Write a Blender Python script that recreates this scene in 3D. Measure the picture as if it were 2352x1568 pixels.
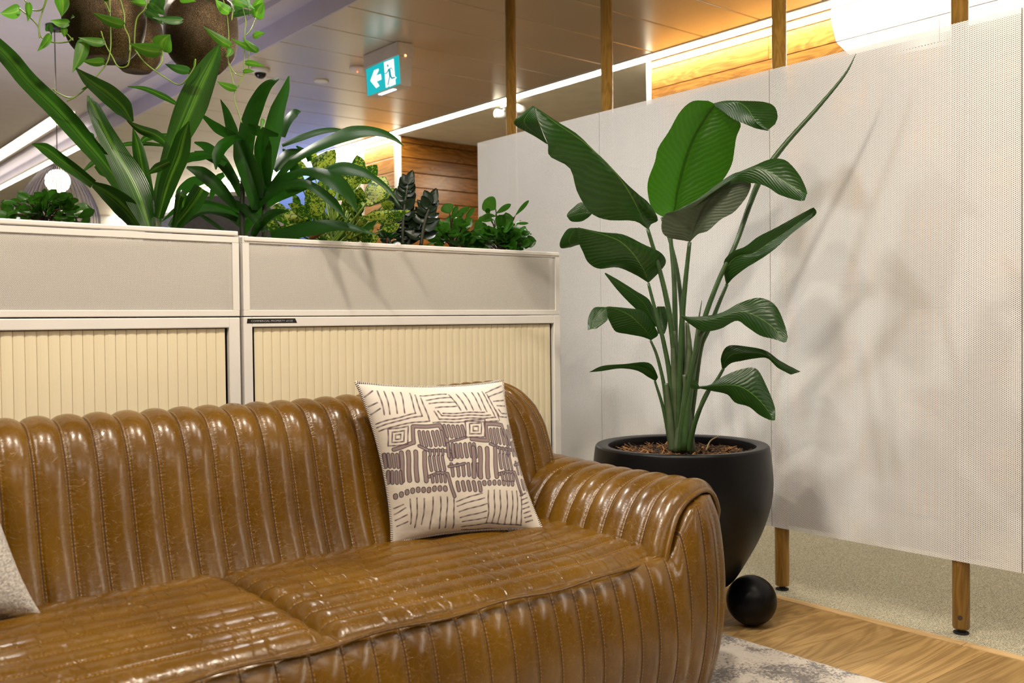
import bpy, bmesh, math, random
import numpy as np
from mathutils import Vector, Matrix
random.seed(7)
rng = np.random.RandomState(3)
for o in list(bpy.data.objects): bpy.data.objects.remove(o)
SC = bpy.context.scene; COL = SC.collection

# ---------------------------------------------------------------- camera
# world axes: +x runs along the cabinets, +y runs along the perforated divider, z is up
FP = 2196.25; YAW, PIT, ROL = 0.882113, -0.0198883, -0.011198
CAMH = 1.02
_f = np.array([math.cos(PIT)*math.cos(YAW), math.cos(PIT)*math.sin(YAW), math.sin(PIT)])
_r = np.array([math.sin(YAW), -math.cos(YAW), 0.0]); _u = np.cross(_r, _f)
_r, _u = math.cos(ROL)*_r+math.sin(ROL)*_u, -math.sin(ROL)*_r+math.cos(ROL)*_u
CP = np.array([0, 0, CAMH])
def ray(x, y): return _f+(x-1176)/FP*_r-(y-784)/FP*_u
def U(x, y, d): return CP+ray(x, y)*d                 # a place seen at (x, y), d metres deep
def at(x, y, ax, v):                                   # a place seen at (x, y) lying on the plane axis=v
    k = ray(x, y); return CP+k*((v-CP[ax])/k[ax])
cd = bpy.data.cameras.new('camera'); cam = bpy.data.objects.new('camera', cd); COL.objects.link(cam)
M = Matrix(((_r[0], _u[0], -_f[0], 0), (_r[1], _u[1], -_f[1], 0), (_r[2], _u[2], -_f[2], CAMH), (0, 0, 0, 1)))
cam.matrix_world = M
cd.sensor_width = 36; cd.lens = 36*FP/2352; cd.clip_start = .05
cd.dof.use_dof = True; cd.dof.focus_distance = 2.95; cd.dof.aperture_fstop = 4.5
SC.camera = cam
SC.view_settings.view_transform = 'Standard'; SC.view_settings.look = 'None'
SC.view_settings.gamma = 1; SC.view_settings.exposure = 0; SC.view_settings.use_curve_mapping = False

# ---------------------------------------------------------------- world and lights
w = bpy.data.worlds.new('world'); SC.world = w; w.use_nodes = True
bg = w.node_tree.nodes['Background']; bg.inputs[0].default_value = (1, .93, .86, 1); bg.inputs[1].default_value = .075
def light(kind, loc, power, col, size=.2, target=None, spot=None, blend=.5):
    l = bpy.data.lights.new('lamp', kind); l.energy = power; l.color = col
    if kind == 'AREA': l.shape = 'DISK'; l.size = size
    else: l.shadow_soft_size = size
    if kind == 'SPOT': l.spot_size = math.radians(spot); l.spot_blend = blend
    o = bpy.data.objects.new('lamp', l); COL.objects.link(o); o.location = loc
    if target is not None:
        o.rotation_euler = (Vector(target)-Vector(loc)).to_track_quat('-Z', 'Y').to_euler()
    return o
WARM = (1, .88, .72); NEUT = (1, .94, .86)
def fill_panel(loc, power, col, sx, sy):
    o = light('AREA', loc, power, col); o.data.shape = 'RECTANGLE'; o.data.size = sx; o.data.size_y = sy; return o
# ceiling lights on the viewer's side: downlights over the seating, plus long unseen fill lights added for streak highlights
for x, y, p in ((.35, 1.45, 31), (1.35, 1.35, 30), (2.2, .9, 13), (-.8, 1.5, 24)):
    light('AREA', (x, y, 2.78), p, WARM, .14)
fill_panel((.4, -1.0, 2.8), 18, NEUT, 1.2, .2); fill_panel((2.0, -1.0, 2.8), 13, NEUT, 1.2, .2); fill_panel((-1.6, .2, 2.8), 18, NEUT, .2, 1.2)
# adjustable spots: on the divider and plant, on the planter plants
light('SPOT', (.75, 2.35, 2.76), 76, (1, .97, .93), .10, (2.9, 1.9, .9), 75, .8)
light('SPOT', (1.6, 3.3, 2.76), 68, (1, .97, .93), .10, (2.9, 3.3, 1.2), 80, .8)
light('SPOT', (1.0, 3.7, 2.76), 130, (1, .96, .86), .05, (1.3, 2.8, 1.4), 85, .6)
light('SPOT', (2.0, 3.8, 2.76), 55, (1, .96, .86), .05, (1.7, 2.8, 1.4), 70, .6)
# back office ceiling lights
for x, y, p in ((3.4, 6.4, 22), (1.2, 6.5, 26), (3.6, 9.4, 24), (6.2, 5.6, 30), (4.0, -.6, 10)):
    light('AREA', (x, y, 2.6), p, (1, .86, .66), .3)
light('AREA', (1.4, 6.2, 1.3), 15, (.80, .77, 1), 1.2, (1.6, 6.6, 3))  # added cool uplight for the lavender tint, no fixture modelled

# ---------------------------------------------------------------- helpers
def new_obj(name, me, mat=None, parent=None, **kw):
    o = bpy.data.objects.new(name, me); COL.objects.link(o)
    if mat is not None and me is not None: me.materials.append(mat)
    if parent is not None: o.parent = parent
    for k, v in kw.items(): o[k] = v
    return o
def empty(name, loc, label, cat, group=None):
    o = bpy.data.objects.new(name, None); COL.objects.link(o); o.location = loc
    o.empty_display_size = .05
    o['label'] = label; o['category'] = cat
    if group: o['group'] = group
    return o
def struct(o): o['kind'] = 'structure'; return o
def child(o, parent):                                  # keep world position under a thing's Empty
    o.parent = parent; o.location = Vector(o.location)-Vector(parent.location); return o
def mesh(name, V, F, smooth=False, uv=None):
    me = bpy.data.meshes.new(name)
    me.from_pydata([tuple(map(float, v)) for v in V], [], [tuple(map(int, f)) for f in F]); me.update()
    if smooth: me.polygons.foreach_set('use_smooth', [True]*len(me.polygons))
    if uv is not None:
        l = me.uv_layers.new(name='UVMap'); li = np.empty(len(me.loops), int); me.loops.foreach_get('vertex_index', li)
        l.data.foreach_set('uv', np.asarray(uv, float)[li].ravel())
    return me
class MB:
    def __init__(s): s.V = []; s.F = []; s.uv = []
    def add(s, V, F, uv=None):
        n = len(s.V); s.V += [tuple(v) for v in V]; s.F += [tuple(i+n for i in f) for f in F]
        s.uv += list(uv) if uv is not None else [(0, 0)]*len(V); return s
    def box(s, a, b, bev=0):
        x0, y0, z0 = a; x1, y1, z1 = b
        if bev <= 0:
            V = [(x0, y0, z0), (x1, y0, z0), (x1, y1, z0), (x0, y1, z0), (x0, y0, z1), (x1, y0, z1), (x1, y1, z1), (x0, y1, z1)]
            return s.add(V, [(0, 3, 2, 1), (4, 5, 6, 7), (0, 1, 5, 4), (1, 2, 6, 5), (2, 3, 7, 6), (3, 0, 4, 7)])
        bm = bmesh.new(); r = bmesh.ops.create_cube(bm, size=1)
        for v in bm.verts: v.co = Vector(((x0+x1)/2+v.co.x*(x1-x0), (y0+y1)/2+v.co.y*(y1-y0), (z0+z1)/2+v.co.z*(z1-z0)))
        bmesh.ops.bevel(bm, geom=list(bm.edges), offset=bev, segments=2, affect='EDGES', profile=.5)
        bm.verts.index_update(); s.add([v.co[:] for v in bm.verts], [[v.index for v in f.verts] for f in bm.faces]); bm.free(); return s
    def tube(s, pts, rad, sides=8, cap=True, sub=0):
        P = np.array(pts, float); R = np.array(rad if np.ndim(rad) else [rad]*len(P), float)
        if sub: P = spline(P, sub); R = np.interp(np.linspace(0, 1, len(P)), np.linspace(0, 1, len(R)), R)
        T = np.gradient(P, axis=0); T /= np.linalg.norm(T, axis=1)[:, None]+1e-12
        up = np.array([0, 0, 1.]) if abs(T[0][2]) < .9 else np.array([1., 0, 0])
        n = np.cross(T[0], up); n /= np.linalg.norm(n); V = []; UVs = []
        for i in range(len(P)):
            n = n-T[i]*(n@T[i]); n /= np.linalg.norm(n); b = np.cross(T[i], n)
            for k in range(sides):
                a = 2*math.pi*k/sides; V.append(P[i]+R[i]*(math.cos(a)*n+math.sin(a)*b)); UVs.append((k/sides, i/len(P)))
        F = []
        for i in range(len(P)-1):
            for k in range(sides):
                k2 = (k+1) % sides; F.append((i*sides+k, i*sides+k2, (i+1)*sides+k2, (i+1)*sides+k))
        if cap: F.append(tuple(range(sides))[::-1]); F.append(tuple((len(P)-1)*sides+k for k in range(sides)))
        return s.add(V, F, UVs)
    def lathe(s, prof, c=(0, 0, 0), n=48):
        V = []; m = len(prof)
        for k in range(n):
            a = 2*math.pi*k/n
            for r, z in prof: V.append((c[0]+r*math.cos(a), c[1]+r*math.sin(a), c[2]+z))
        F = [(k*m+i, ((k+1) % n)*m+i, ((k+1) % n)*m+i+1, k*m+i+1) for k in range(n) for i in range(m-1)]
        return s.add(V, F)
    def build(s, name, mat, parent=None, smooth=False, **kw):
        me = mesh(name, s.V, s.F, smooth, s.uv); o = new_obj(name, me, mat, None, **kw)
        if parent is not None:
            L = Vector(parent.location); me.transform(Matrix.Translation(-L)) if parent.type == 'EMPTY' else None
            o.parent = parent
        return o
def spline(P, n):                                      # Catmull-Rom through rows of P, n samples
    P = np.asarray(P, float); k = len(P)
    if k < 3: t = np.linspace(0, 1, n); return np.array([P[0]*(1-a)+P[-1]*a for a in t])
    E = np.concatenate([[2*P[0]-P[1]], P, [2*P[-1]-P[-2]]]); out = []
    for t in np.linspace(0, k-1-1e-9, n):
        i = int(t); a = t-i; p0, p1, p2, p3 = E[i:i+4]
        out.append(.5*((2*p1)+(p2-p0)*a+(2*p0-5*p1+4*p2-p3)*a*a+(3*p1-p0-3*p2+p3)*a**3))
    return np.array(out)
def grid(Pt, nu, nv, close_u=False):
    F = []
    for i in range(nu if close_u else nu-1):
        for j in range(nv-1):
            a = i*nv+j; b = ((i+1) % nu)*nv+j; F.append((a, b, b+1, a+1))
    return F
def dup(src, name=None):
    c = src.copy(); COL.objects.link(c); return c

# ---- material helper
class NT:
    def __init__(s, name):
        s.m = bpy.data.materials.new(name); s.m.use_nodes = True; s.t = s.m.node_tree; s.b = s.t.nodes['Principled BSDF']
        s.out = s.t.nodes['Material Output']
    def n(s, typ, _ins=None, **kw):
        nd = s.t.nodes.new('ShaderNode'+typ)
        for k, v in kw.items(): setattr(nd, k, v)
        for k, v in (_ins or {}).items():
            if hasattr(v, 'links') or isinstance(v, bpy.types.NodeSocket): s.t.links.new(v, nd.inputs[k])
            else: nd.inputs[k].default_value = v
        return nd
    def set(s, k, v):
        if isinstance(v, bpy.types.NodeSocket): s.t.links.new(v, s.b.inputs[k])
        else: s.b.inputs[k].default_value = v
        return s
    def math(s, op, a, b=0., c=0.):
        nd = s.t.nodes.new('ShaderNodeMath'); nd.operation = op
        for i, v in enumerate((a, b, c)):
            if isinstance(v, bpy.types.NodeSocket): s.t.links.new(v, nd.inputs[i])
            else: nd.inputs[i].default_value = v
        return nd.outputs[0]
    def coord(s, kind='Object', scale=(1, 1, 1), rot=(0, 0, 0)):
        tc = s.n('TexCoord'); mp = s.n('Mapping', {'Vector': tc.outputs[kind], 'Scale': scale, 'Rotation': rot}); return mp.outputs[0]
    def noise(s, vec, scale, detail=3, rough=.5, dist=0.):
        return s.n('TexNoise', {'Vector': vec, 'Scale': scale, 'Detail': detail, 'Roughness': rough, 'Distortion': dist}).outputs['Fac']
    def ramp(s, fac, stops):
        nd = s.n('ValToRGB', {'Fac': fac}); e = nd.color_ramp.elements
        while len(e) < len(stops): e.new(.5)
        for el, (p, c) in zip(e, stops): el.position = p; el.color = (*c, 1)
        return nd.outputs[0]
    def mix(s, f, a, b, mode='MIX'):
        nd = s.t.nodes.new('ShaderNodeMix'); nd.data_type = 'RGBA'; nd.blend_type = mode
        for i, v in ((0, f), (6, a), (7, b)):
            if isinstance(v, bpy.types.NodeSocket): s.t.links.new(v, nd.inputs[i])
            else: nd.inputs[i].default_value = v if i == 0 else (*v, 1)
        return nd.outputs[2]
    def bump(s, h, strength=.3, dist=.002, normal=None):
        ins = {'Height': h, 'Strength': strength, 'Distance': dist}
        if normal is not None: ins['Normal'] = normal
        nd = s.n('Bump', ins); s.t.links.new(nd.outputs[0], s.b.inputs['Normal']); return nd.outputs[0]
    def uv(s):
        tc = s.n('TexCoord'); sp = s.n('SeparateXYZ', {'Vector': tc.outputs['UV']}); return sp.outputs[0], sp.outputs[1], tc.outputs['UV']
def simple(name, col, rough=.5, metal=0., vary=.06, scale=6, bumpy=0., **kw):
    m = NT(name); v = m.coord(); n = m.noise(v, scale, 4)
    m.set('Base Color', m.ramp(n, [(.3, tuple(c*(1-vary) for c in col)), (.7, tuple(min(1, c*(1+vary)) for c in col))]))
    m.set('Roughness', rough).set('Metallic', metal)
    for k, x in kw.items(): m.set(k.replace('_', ' '), x)
    if bumpy: m.bump(m.noise(v, 180, 2), bumpy, .001)
    return m.m
def emit(name, col, strength):
    m = NT(name); m.set('Base Color', (0, 0, 0, 1)).set('Emission Color', (*col, 1)).set('Emission Strength', strength); return m.m
def wood(name, c0, c1, axis='x', scale=1., rough=.42, island=True):
    m = NT(name); sc = {'x': (1.2, 9, 9), 'y': (9, 1.2, 9), 'z': (9, 9, 1.2)}[axis]
    v = m.coord('Object', tuple(a*scale for a in sc))
    gi = m.n('ObjectInfo'); off = m.n('VectorMath', {0: v, 1: gi.outputs['Location']}, operation='ADD').outputs[0]
    rnd = m.math('MULTIPLY', gi.outputs['Random'], 40.)
    cb = m.n('CombineXYZ', {'X': rnd, 'Y': rnd}).outputs[0]
    off = m.n('VectorMath', {0: off, 1: cb}, operation='ADD').outputs[0]
    g = m.noise(off, 1.3, 3, .5, 1.2)
    rings = m.math('SINE', m.math('MULTIPLY', g, 60.)); rings = m.math('MULTIPLY_ADD', rings, .5, .5)
    fine = m.noise(m.n('VectorMath', {0: off, 1: {'x': (1, 14, 14), 'y': (14, 1, 14), 'z': (14, 14, 1)}[axis]}, operation='MULTIPLY').outputs[0], 3, 3)
    mixf = m.math('MULTIPLY_ADD', rings, .3, m.math('MULTIPLY', fine, .7))
    base = m.ramp(mixf, [(.2, c0), (.75, c1)])
    tint = m.math('MULTIPLY_ADD', gi.outputs['Random'], .35, .82)
    hs = m.n('HueSaturation', {'Color': base, 'Value': tint}).outputs[0]
    m.set('Base Color', hs).set('Roughness', rough); m.bump(mixf, .12, .001); return m.m
def perforated(name, col, u, v, cu, cv, r, border=None):
    # staggered holes: u, v are the object axes of the sheet, cell cu x cv metres, hole radius r
    m = NT(name); tc = m.n('TexCoord'); sp = m.n('SeparateXYZ', {'Vector': tc.outputs['Object']}); ax = {'x': 0, 'y': 1, 'z': 2}
    cb = m.n('CombineXYZ', {'X': sp.outputs[ax[u]], 'Y': sp.outputs[ax[v]]}).outputs[0]
    def dist(off):
        q = m.n('VectorMath', {0: cb, 1: (1/cu, 1/cv, 1)}, operation='MULTIPLY').outputs[0]
        q = m.n('VectorMath', {0: q, 1: (off, off, 0)}, operation='ADD').outputs[0]
        q = m.n('VectorMath', {0: q}, operation='FRACTION').outputs[0]
        q = m.n('VectorMath', {0: q, 1: (.5, .5, 0)}, operation='SUBTRACT').outputs[0]
        q = m.n('VectorMath', {0: q, 1: (cu, cv, 0)}, operation='MULTIPLY').outputs[0]
        return m.n('VectorMath', {0: q}, operation='LENGTH').outputs['Value']
    d = m.math('MINIMUM', dist(0.), dist(.5)); hole = m.math('LESS_THAN', d, r)
    if border:
        for k, lo, hi in border:
            c = sp.outputs[ax[k]]
            hole = m.math('MULTIPLY', hole, m.math('MULTIPLY', m.math('GREATER_THAN', c, lo), m.math('LESS_THAN', c, hi)))
    n = m.noise(tc.outputs['Object'], 1.5, 3)
    m.set('Base Color', m.ramp(n, [(.3, tuple(c*.96 for c in col)), (.7, col)])).set('Roughness', .38)
    tr = m.n('BsdfTransparent'); mx = m.n('MixShader', {0: hole, 1: m.b.outputs[0], 2: tr.outputs[0]})
    m.t.links.new(mx.outputs[0], m.out.inputs[0]); return m.m

# ---------------------------------------------------------------- room shell
XS = 3.036                                             # plane of the divider sheets
m_plank = wood('oak_floor', (.27, .16, .055), (.50, .325, .13), 'x', .55, .4)
m_trim = wood('oak_edge', (.42, .26, .10), (.62, .42, .2), 'y', 1., .4)
mc = NT('speckled_carpet'); v = mc.coord(); n1 = mc.noise(v, 260, 2, .7); n2 = mc.noise(v, 3, 2)
c = mc.ramp(n1, [(.36, (.10, .09, .06)), (.5, (.34, .31, .215)), (.64, (.60, .55, .40))])
mc.set('Base Color', mc.mix(mc.math('MULTIPLY', n2, .3), c, (.27, .25, .19))).set('Roughness', .95); mc.bump(n1, .7, .004); m_carpet = mc.m
floor = struct(MB().box((-5, -4, -.12), (9, 15, -.021)).build('floor', simple('floor_slab', (.2, .19, .18), .8)))
WX = 2.95; y = -4.0; pw = .19; k = 0
base_me = {}
while y < 3.2:
    x = -5+random.random()*1.5; first = True; xs = [-5]
    while x < WX-.35:
        if x > -4.6: xs.append(x)
        x += 1.9
    xs.append(WX)
    for a, b in zip(xs[:-1], xs[1:]):
        MB().box((a+.0006, y+.0006, -.02), (b-.0006, y+pw-.0006, 0), .0012).build('plank', m_plank, floor)
    y += pw
for yy in np.arange(-4, 3.2, 1.8): MB().box((WX, yy, -.02), (WX+.042, min(yy+1.798, 3.2), .0015), .0015).build('edge_strip', m_trim, floor)
MB().box((WX+.046, -4, -.02), (9, 15, -.001)).box((-5, 3.2, -.02), (WX+.046, 15, -.001)).build('carpet', m_carpet, floor)

# ceilings: metal pans right of the bulkhead, plain plaster left of it
XB = 2.563; ZC = 2.70; ZL = 2.84; XW = 4.66
mp = NT('satin_metal_pan'); v = mp.coord(); nn = mp.noise(v, 2, 2)
mp.set('Base Color', mp.ramp(nn, [(.3, (.60, .54, .43)), (.7, (.66, .59, .47))])).set('Metallic', .4).set('Roughness', .30); m_pan = mp.m
m_plaster = simple('ceiling_plaster', (.66, .61, .58), .8, vary=.03)
m_lilac = simple('bulkhead_lilac_light', (.60, .57, .66), .7, vary=.03)  # lavender light put into the bulkhead colour
ceiling = struct(MB().box((-5, -4, ZL+.2), (9, 15, ZL+.3)).build('ceiling', m_plaster))
y = 4.87-.4*23
while y < 15:
    MB().box((XB+.012, y+.004, ZC), (4.52, y+.396, ZC+.03), .004).build('ceiling_panel', m_pan, ceiling); y += .4
MB().box((-5, -4, ZL), (XB-.16, 15, ZL+.05)).build('plaster_ceiling', m_plaster, ceiling)
MB().box((XB-.16, -4, ZL-.035), (XB-.10, 15, ZL+.05)).box((XB-.1, -4, ZL-.02), (XB, 15, ZL+.05)).build('bulkhead_soffit', m_lilac, ceiling)
MB().box((XB-.0, -4, ZC-.004), (XB+.012, 15, ZL+.05)).build('bulkhead_face', m_lilac, ceiling)
MB().box((XB+.02, -4, ZC+.034), (9, 15, ZC+.09)).build('ceiling_void_board', simple('void_board_pale', (.75, .70, .6), .9), ceiling)
MB().box((4.66, -4, ZC), (9, 15, ZC+.03)).build('plaster_ceiling', simple('plaster_cream', (.72, .65, .52), .8), ceiling)
# walls closing the room
m_wall = simple('wall_paint', (.30, .28, .25), .8, vary=.03)
struct(MB().box((-5.1, -4, 0), (-5, 15, 3)).build('wall_left', m_wall))
struct(MB().box((-5, -4.1, 0), (9, -4, 3)).build('wall_front', m_wall))
struct(MB().box((-5, 15, 0), (9, 15.1, 3)).build('wall_back', m_wall))
struct(MB().box((9, -4, 0), (9.1, 15, 3)).build('wall_far_right', m_wall))

# LED light line in the ceiling, running the whole length
m_led = emit('led_white', (1, .93, .80), 42)
led = empty('linear_light', (4.6, 5, ZC), 'long thin recessed LED line running along the ceiling beside the timber wall', 'light')
MB().box((4.545, -4, ZC-.002), (4.638, 15, ZC+.012)).build('diffuser', m_led, led)
MB().box((4.524, -4, ZC-.004), (4.543, 15, ZC+.03)).box((4.640, -4, ZC-.004), (4.658, 15, ZC+.03)).build('channel', simple('white_powdercoat', (.75, .73, .70), .4), led)
for (x0, x1, z, y0, y1, lb) in ((2.19, 2.32, ZL, 8.6, 14, 'broad glowing ceiling strip light farther left, above the globe lamp'),
                                (2.49, 2.56, ZC-.02, 9.0, 14, 'narrow glowing strip light along the foot of the bulkhead, behind the globe lamp')):
    e = empty('strip_light', (x0, y0, z), lb, 'light')
    MB().box((x0, y0, z-.022), (x1, y1, z-.006)).build('diffuser', emit('strip_glow', (1, .90, .72), 5), e)
    MB().box((x0-.012, y0-.012, z-.019), (x0-.001, y1, z-.002)).box((x1+.001, y0-.012, z-.019), (x1+.012, y1, z-.002)).build('housing', m_plaster, e)

# timber clad wall beside the light line: planks with open joints
m_clad = wood('cedar_cladding', (.22, .085, .012), (.52, .25, .05), 'y', .8, .33)
m_cladx = wood('cedar_cladding_shaded', (.13, .042, .005), (.33, .13, .018), 'x', .8, .26)  # same cedar darkened, shade of the turned face put into its colour
m_white = simple('white_trim_paint', (.80, .78, .72), .45)
yR = float(at(1490, 130, 0, XW)[1]); yL = float(at(912, 350, 0, XW)[1]); yW = float(at(836, 380, 0, XW)[1]); yV = float(at(772, 400, 0, XW)[1]); yU = float(at(640, 470, 0, XW)[1])
wall_r = struct(MB().box((XW+.03, -4, 0), (XW+.2, yR, ZC)).build('wall_right', simple('cladding_backing', (.06, .03, .015), .9)))
P = .131; z0 = 2.512-19*P
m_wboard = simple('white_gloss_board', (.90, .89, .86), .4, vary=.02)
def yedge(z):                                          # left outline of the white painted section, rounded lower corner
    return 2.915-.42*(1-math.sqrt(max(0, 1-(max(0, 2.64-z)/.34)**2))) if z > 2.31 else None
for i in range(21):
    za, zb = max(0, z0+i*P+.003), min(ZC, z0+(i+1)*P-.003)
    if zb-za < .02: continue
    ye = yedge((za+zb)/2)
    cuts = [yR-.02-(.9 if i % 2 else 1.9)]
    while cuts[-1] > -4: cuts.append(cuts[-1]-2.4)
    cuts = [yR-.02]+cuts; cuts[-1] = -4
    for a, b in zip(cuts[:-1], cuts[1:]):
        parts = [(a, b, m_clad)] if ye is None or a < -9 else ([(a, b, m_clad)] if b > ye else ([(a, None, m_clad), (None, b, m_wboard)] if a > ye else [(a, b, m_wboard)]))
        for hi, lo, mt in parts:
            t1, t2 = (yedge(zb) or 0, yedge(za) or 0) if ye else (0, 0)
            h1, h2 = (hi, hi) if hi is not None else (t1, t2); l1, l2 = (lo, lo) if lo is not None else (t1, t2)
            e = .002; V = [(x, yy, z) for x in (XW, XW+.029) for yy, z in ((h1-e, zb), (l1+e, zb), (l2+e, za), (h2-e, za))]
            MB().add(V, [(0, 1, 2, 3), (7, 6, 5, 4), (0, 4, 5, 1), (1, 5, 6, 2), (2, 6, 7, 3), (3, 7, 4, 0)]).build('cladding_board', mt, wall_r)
struct(MB().box((XW-.004, yR-.019, 0), (XW+.2, yR+.02, ZC), .003).build('trim_1', m_white))
wl = struct(MB().box((XW+.03, yL+.03, 0), (9, yL+.06, ZC)).box((XW+.03, yL+.06, 0), (XW+.2, 15, ZC)).build('wall_right_far', simple('cladding_backing', (.06, .03, .015), .9)))
for i in range(21):
    za, zb = max(0, z0+i*P+.003), min(ZC, z0+(i+1)*P-.003)
    if zb-za < .02: continue
    MB().box((XW, yL+.035, za), (XW+.029, yW, zb), .003).build('cladding_board', m_clad, wl)
    x = XW+.04; 
    while x < 8.9: MB().box((x, yL+.0, za), (min(8.99, x+2.3)-.004, yL+.028, zb), .003).build('cladding_board', m_cladx, wl); x += 2.3 if i % 2 else 1.7
struct(MB().box((XW-.012, yL-.012, 0), (XW+.036, yL+.033, ZC), .003).build('trim_2', m_white))
MB().box((XW, yW+.01, 0), (XW+.029, yV, ZC)).build('painted_board', simple('cream_paint', (.78, .72, .62), .6), wl)
MB().box((XW, yV+.002, 0), (XW+.029, yU, ZC)).build('painted_board', simple('blue_paint', (.09, .17, .55), .5), wl)
MB().box((XW, yU+.002, 0), (XW+.029, 15, ZC)).build('painted_board', simple('cream_paint2', (.74, .70, .64), .6), wl)
struct(MB().box((8.6, -4, 0), (8.7, yL, ZC)).build('wall_corridor_end', simple('corridor_paint', (.45, .42, .36), .8)))

# ---------------------------------------------------------------- perforated divider on timber posts
m_perf = perforated('white_perforated_steel', (.79, .785, .775), 'y', 'z', .01062, .00613, .00152)
m_perfr = perforated('shade_dark_perforated_rear', (.20, .175, .15), 'y', 'z', .01062, .00613, .00152)  # rear sheet coloured dark to deepen the shade in the holes
m_post = wood('varnished_pine_post', (.17, .085, .012), (.33, .18, .035), 'z', 1.2, .35)
m_rub = simple('black_rubber', (.012, .012, .012), .6)
div = empty('room_divider', (3.07, 1.46, 0), 'white perforated steel room divider on round timber posts behind the potted tree', 'divider')
m_edge = simple('white_steel', (.74, .72, .69), .4)
ys = [3.954, 3.058, 2.157, 1.255, .355]
for a, b in zip(ys[1:], ys[:-1]):
    MB().box((XS, a+.0015, .239), (XS+.0004, b-.0015, 1.953)).build('panel', m_perf, div); MB().box((XS+.062, a+.0015, .239), (XS+.0624, b-.0015, 1.953)).build('rear_panel', m_perfr, div)
    for e0, e1 in ((a+.0016, a+.003), (b-.003, b-.0016)):
        MB().box((XS+.002, e0, .2405), (XS+.0615, e1, 1.9515)).build('folded_edge', m_edge, div)
for px in (1173, 1393.5, 1786, 2202.5):
    yy = float(at(px, 100 if px < 2300 else 50, 0, 3.068)[1])
    if px in (1786,): yy = 2.135
    if px == 2202.5: yy = 1.457
    if px == 1393.5: yy = float(at(1393.5, 120, 0, 3.068)[1])
    po = MB().tube([(3.068, yy, .016), (3.068, yy, .022), (3.068, yy, .3), (3.068, yy, ZC-.001)], [.0245, .0265, .0265, .0265], 28).build('post', m_post, div, True)
    fo = MB().tube([(3.068, yy, 0), (3.068, yy, .004), (3.068, yy, .006), (3.068, yy, .016)], [.024, .024, .012, .012], 20).build('foot', m_rub, None)
    fo.data.transform(Matrix.Translation(-Vector(div.location))); fo.parent = po
    if px == 2202.5:
        kn = MB().tube([U(2205, 1419, 2.915), U(2205, 1419, 2.935)], [.007, .008], 12).build('knot', simple('dark_knot', (.03, .012, .004), .5), None)
        kn.data.transform(Matrix.Translation(-Vector(div.location))); kn.parent = po

# ---------------------------------------------------------------- cabinets and planter boxes
YC = 2.55; ZK = 1.0435; ZT = ZK+.226
xr0 = float(at(557, 600, 1, YC)[0]); xr1 = float(at(1286, 640, 1, YC)[0]); xl1 = float(at(549, 600, 1, YC)[0]); xl0 = xl1-1.2
m_cab = simple('cream_grey_steel', (.76, .735, .695), .38, vary=.03)
m_slat = simple('cream_tambour_slat', (.80, .71, .50), .42, vary=.04, scale=3)
m_perf2 = perforated('perforated_planter_steel', (.70, .675, .63), 'x', 'z', .0040, .0043, .00098)
m_dark = simple('dark_interior', (.02, .018, .015), .8)
DEP = .46
def cabinet(x0, x1, label, zk, ox0, ox1, slats):
    t = empty('tambour_cabinet', (x0, YC, 0), label, 'cabinet')
    zo = zk-.0285
    m = MB().box((x0, YC, .0), (ox0, YC+.02, zk), .0025).box((ox1, YC, 0), (x1, YC+.02, zk), .0025)
    m.box((ox0-.001, YC, zo), (ox1+.001, YC+.02, zk), .0025).box((ox0-.001, YC, .0), (ox1+.001, YC+.02, .09), .0025)
    m.box((x0, YC+.021, 0), (x0+.012, YC+DEP, zk)).box((x1-.012, YC+.021, 0), (x1, YC+DEP, zk)).box((x0+.012, YC+.021, zk-.012), (x1-.012, YC+DEP, zk)).box((x0+.012, YC+DEP-.01, 0), (x1-.012, YC+DEP, zk-.012))
    m.build('carcass', m_cab, t)
    MB().box((ox0+.001, YC+.03, .02), (ox1+.03, YC+.034, zk-.02)).build('inner_liner', m_dark, t)
    sw = .0268; V = []; n = 9                         # one slat profile: a flat strip with rolled edges
    prof = [(0, .0022), (.0009, .0006), (.0035, 0), (sw*.35, -.0009), (sw*.65, -.0009), (sw-.0035, 0), (sw-.001, .0006), (sw-.0003, .0022)]
    H = zo-.002-.09
    V = [(a, b, z) for z in (0, H) for a, b in prof]; k = len(prof)
    F = [(i, i+1, k+i+1, k+i) for i in range(k-1)]
    me = mesh('slat', V, F, False); me.materials.append(m_slat)
    for x in slats:
        o = bpy.data.objects.new('slat', me); COL.objects.link(o); o.parent = t; o.location = (x-x0, .0105, .09)
    return t
lnR = [133, 207, 272, 333, 395, 457, 518, 577, 636, 693, 752, 808, 863, 918, 974, 1029, 1083, 1135, 1188, 1240, 1290, 1341, 1393, 1441, 1492, 1540, 1587, 1635, 1682, 1729, 1776, 1820, 1865, 1911, 1953, 1997, 2043, 2083, 2127, 2168, 2210]
sx = [float(at(540+q/3.095, 760, 1, YC+.0105)[0]) for q in (lnR[0], lnR[-1])]
stepR = .0268; ns = int(round((sx[1]-sx[0])/stepR))
cabR = cabinet(xr0, xr1, 'cream tambour cabinet on the right with black label tape, behind the sofa arm', ZK, float(at(581, 800, 1, YC)[0]), float(at(1273, 800, 1, YC)[0]), [sx[0]+.001+i*stepR for i in range(ns+1)])
o1 = float(at(528, 850, 1, YC)[0]); s1 = float(at(519, 850, 1, YC+.01)[0])
cabL = cabinet(xl0, xl1, 'cream tambour cabinet on the left, half out of frame behind the sofa', ZK-.001, xl0+.025, o1, [s1-stepR*(i+1) for i in range(40)])
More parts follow.
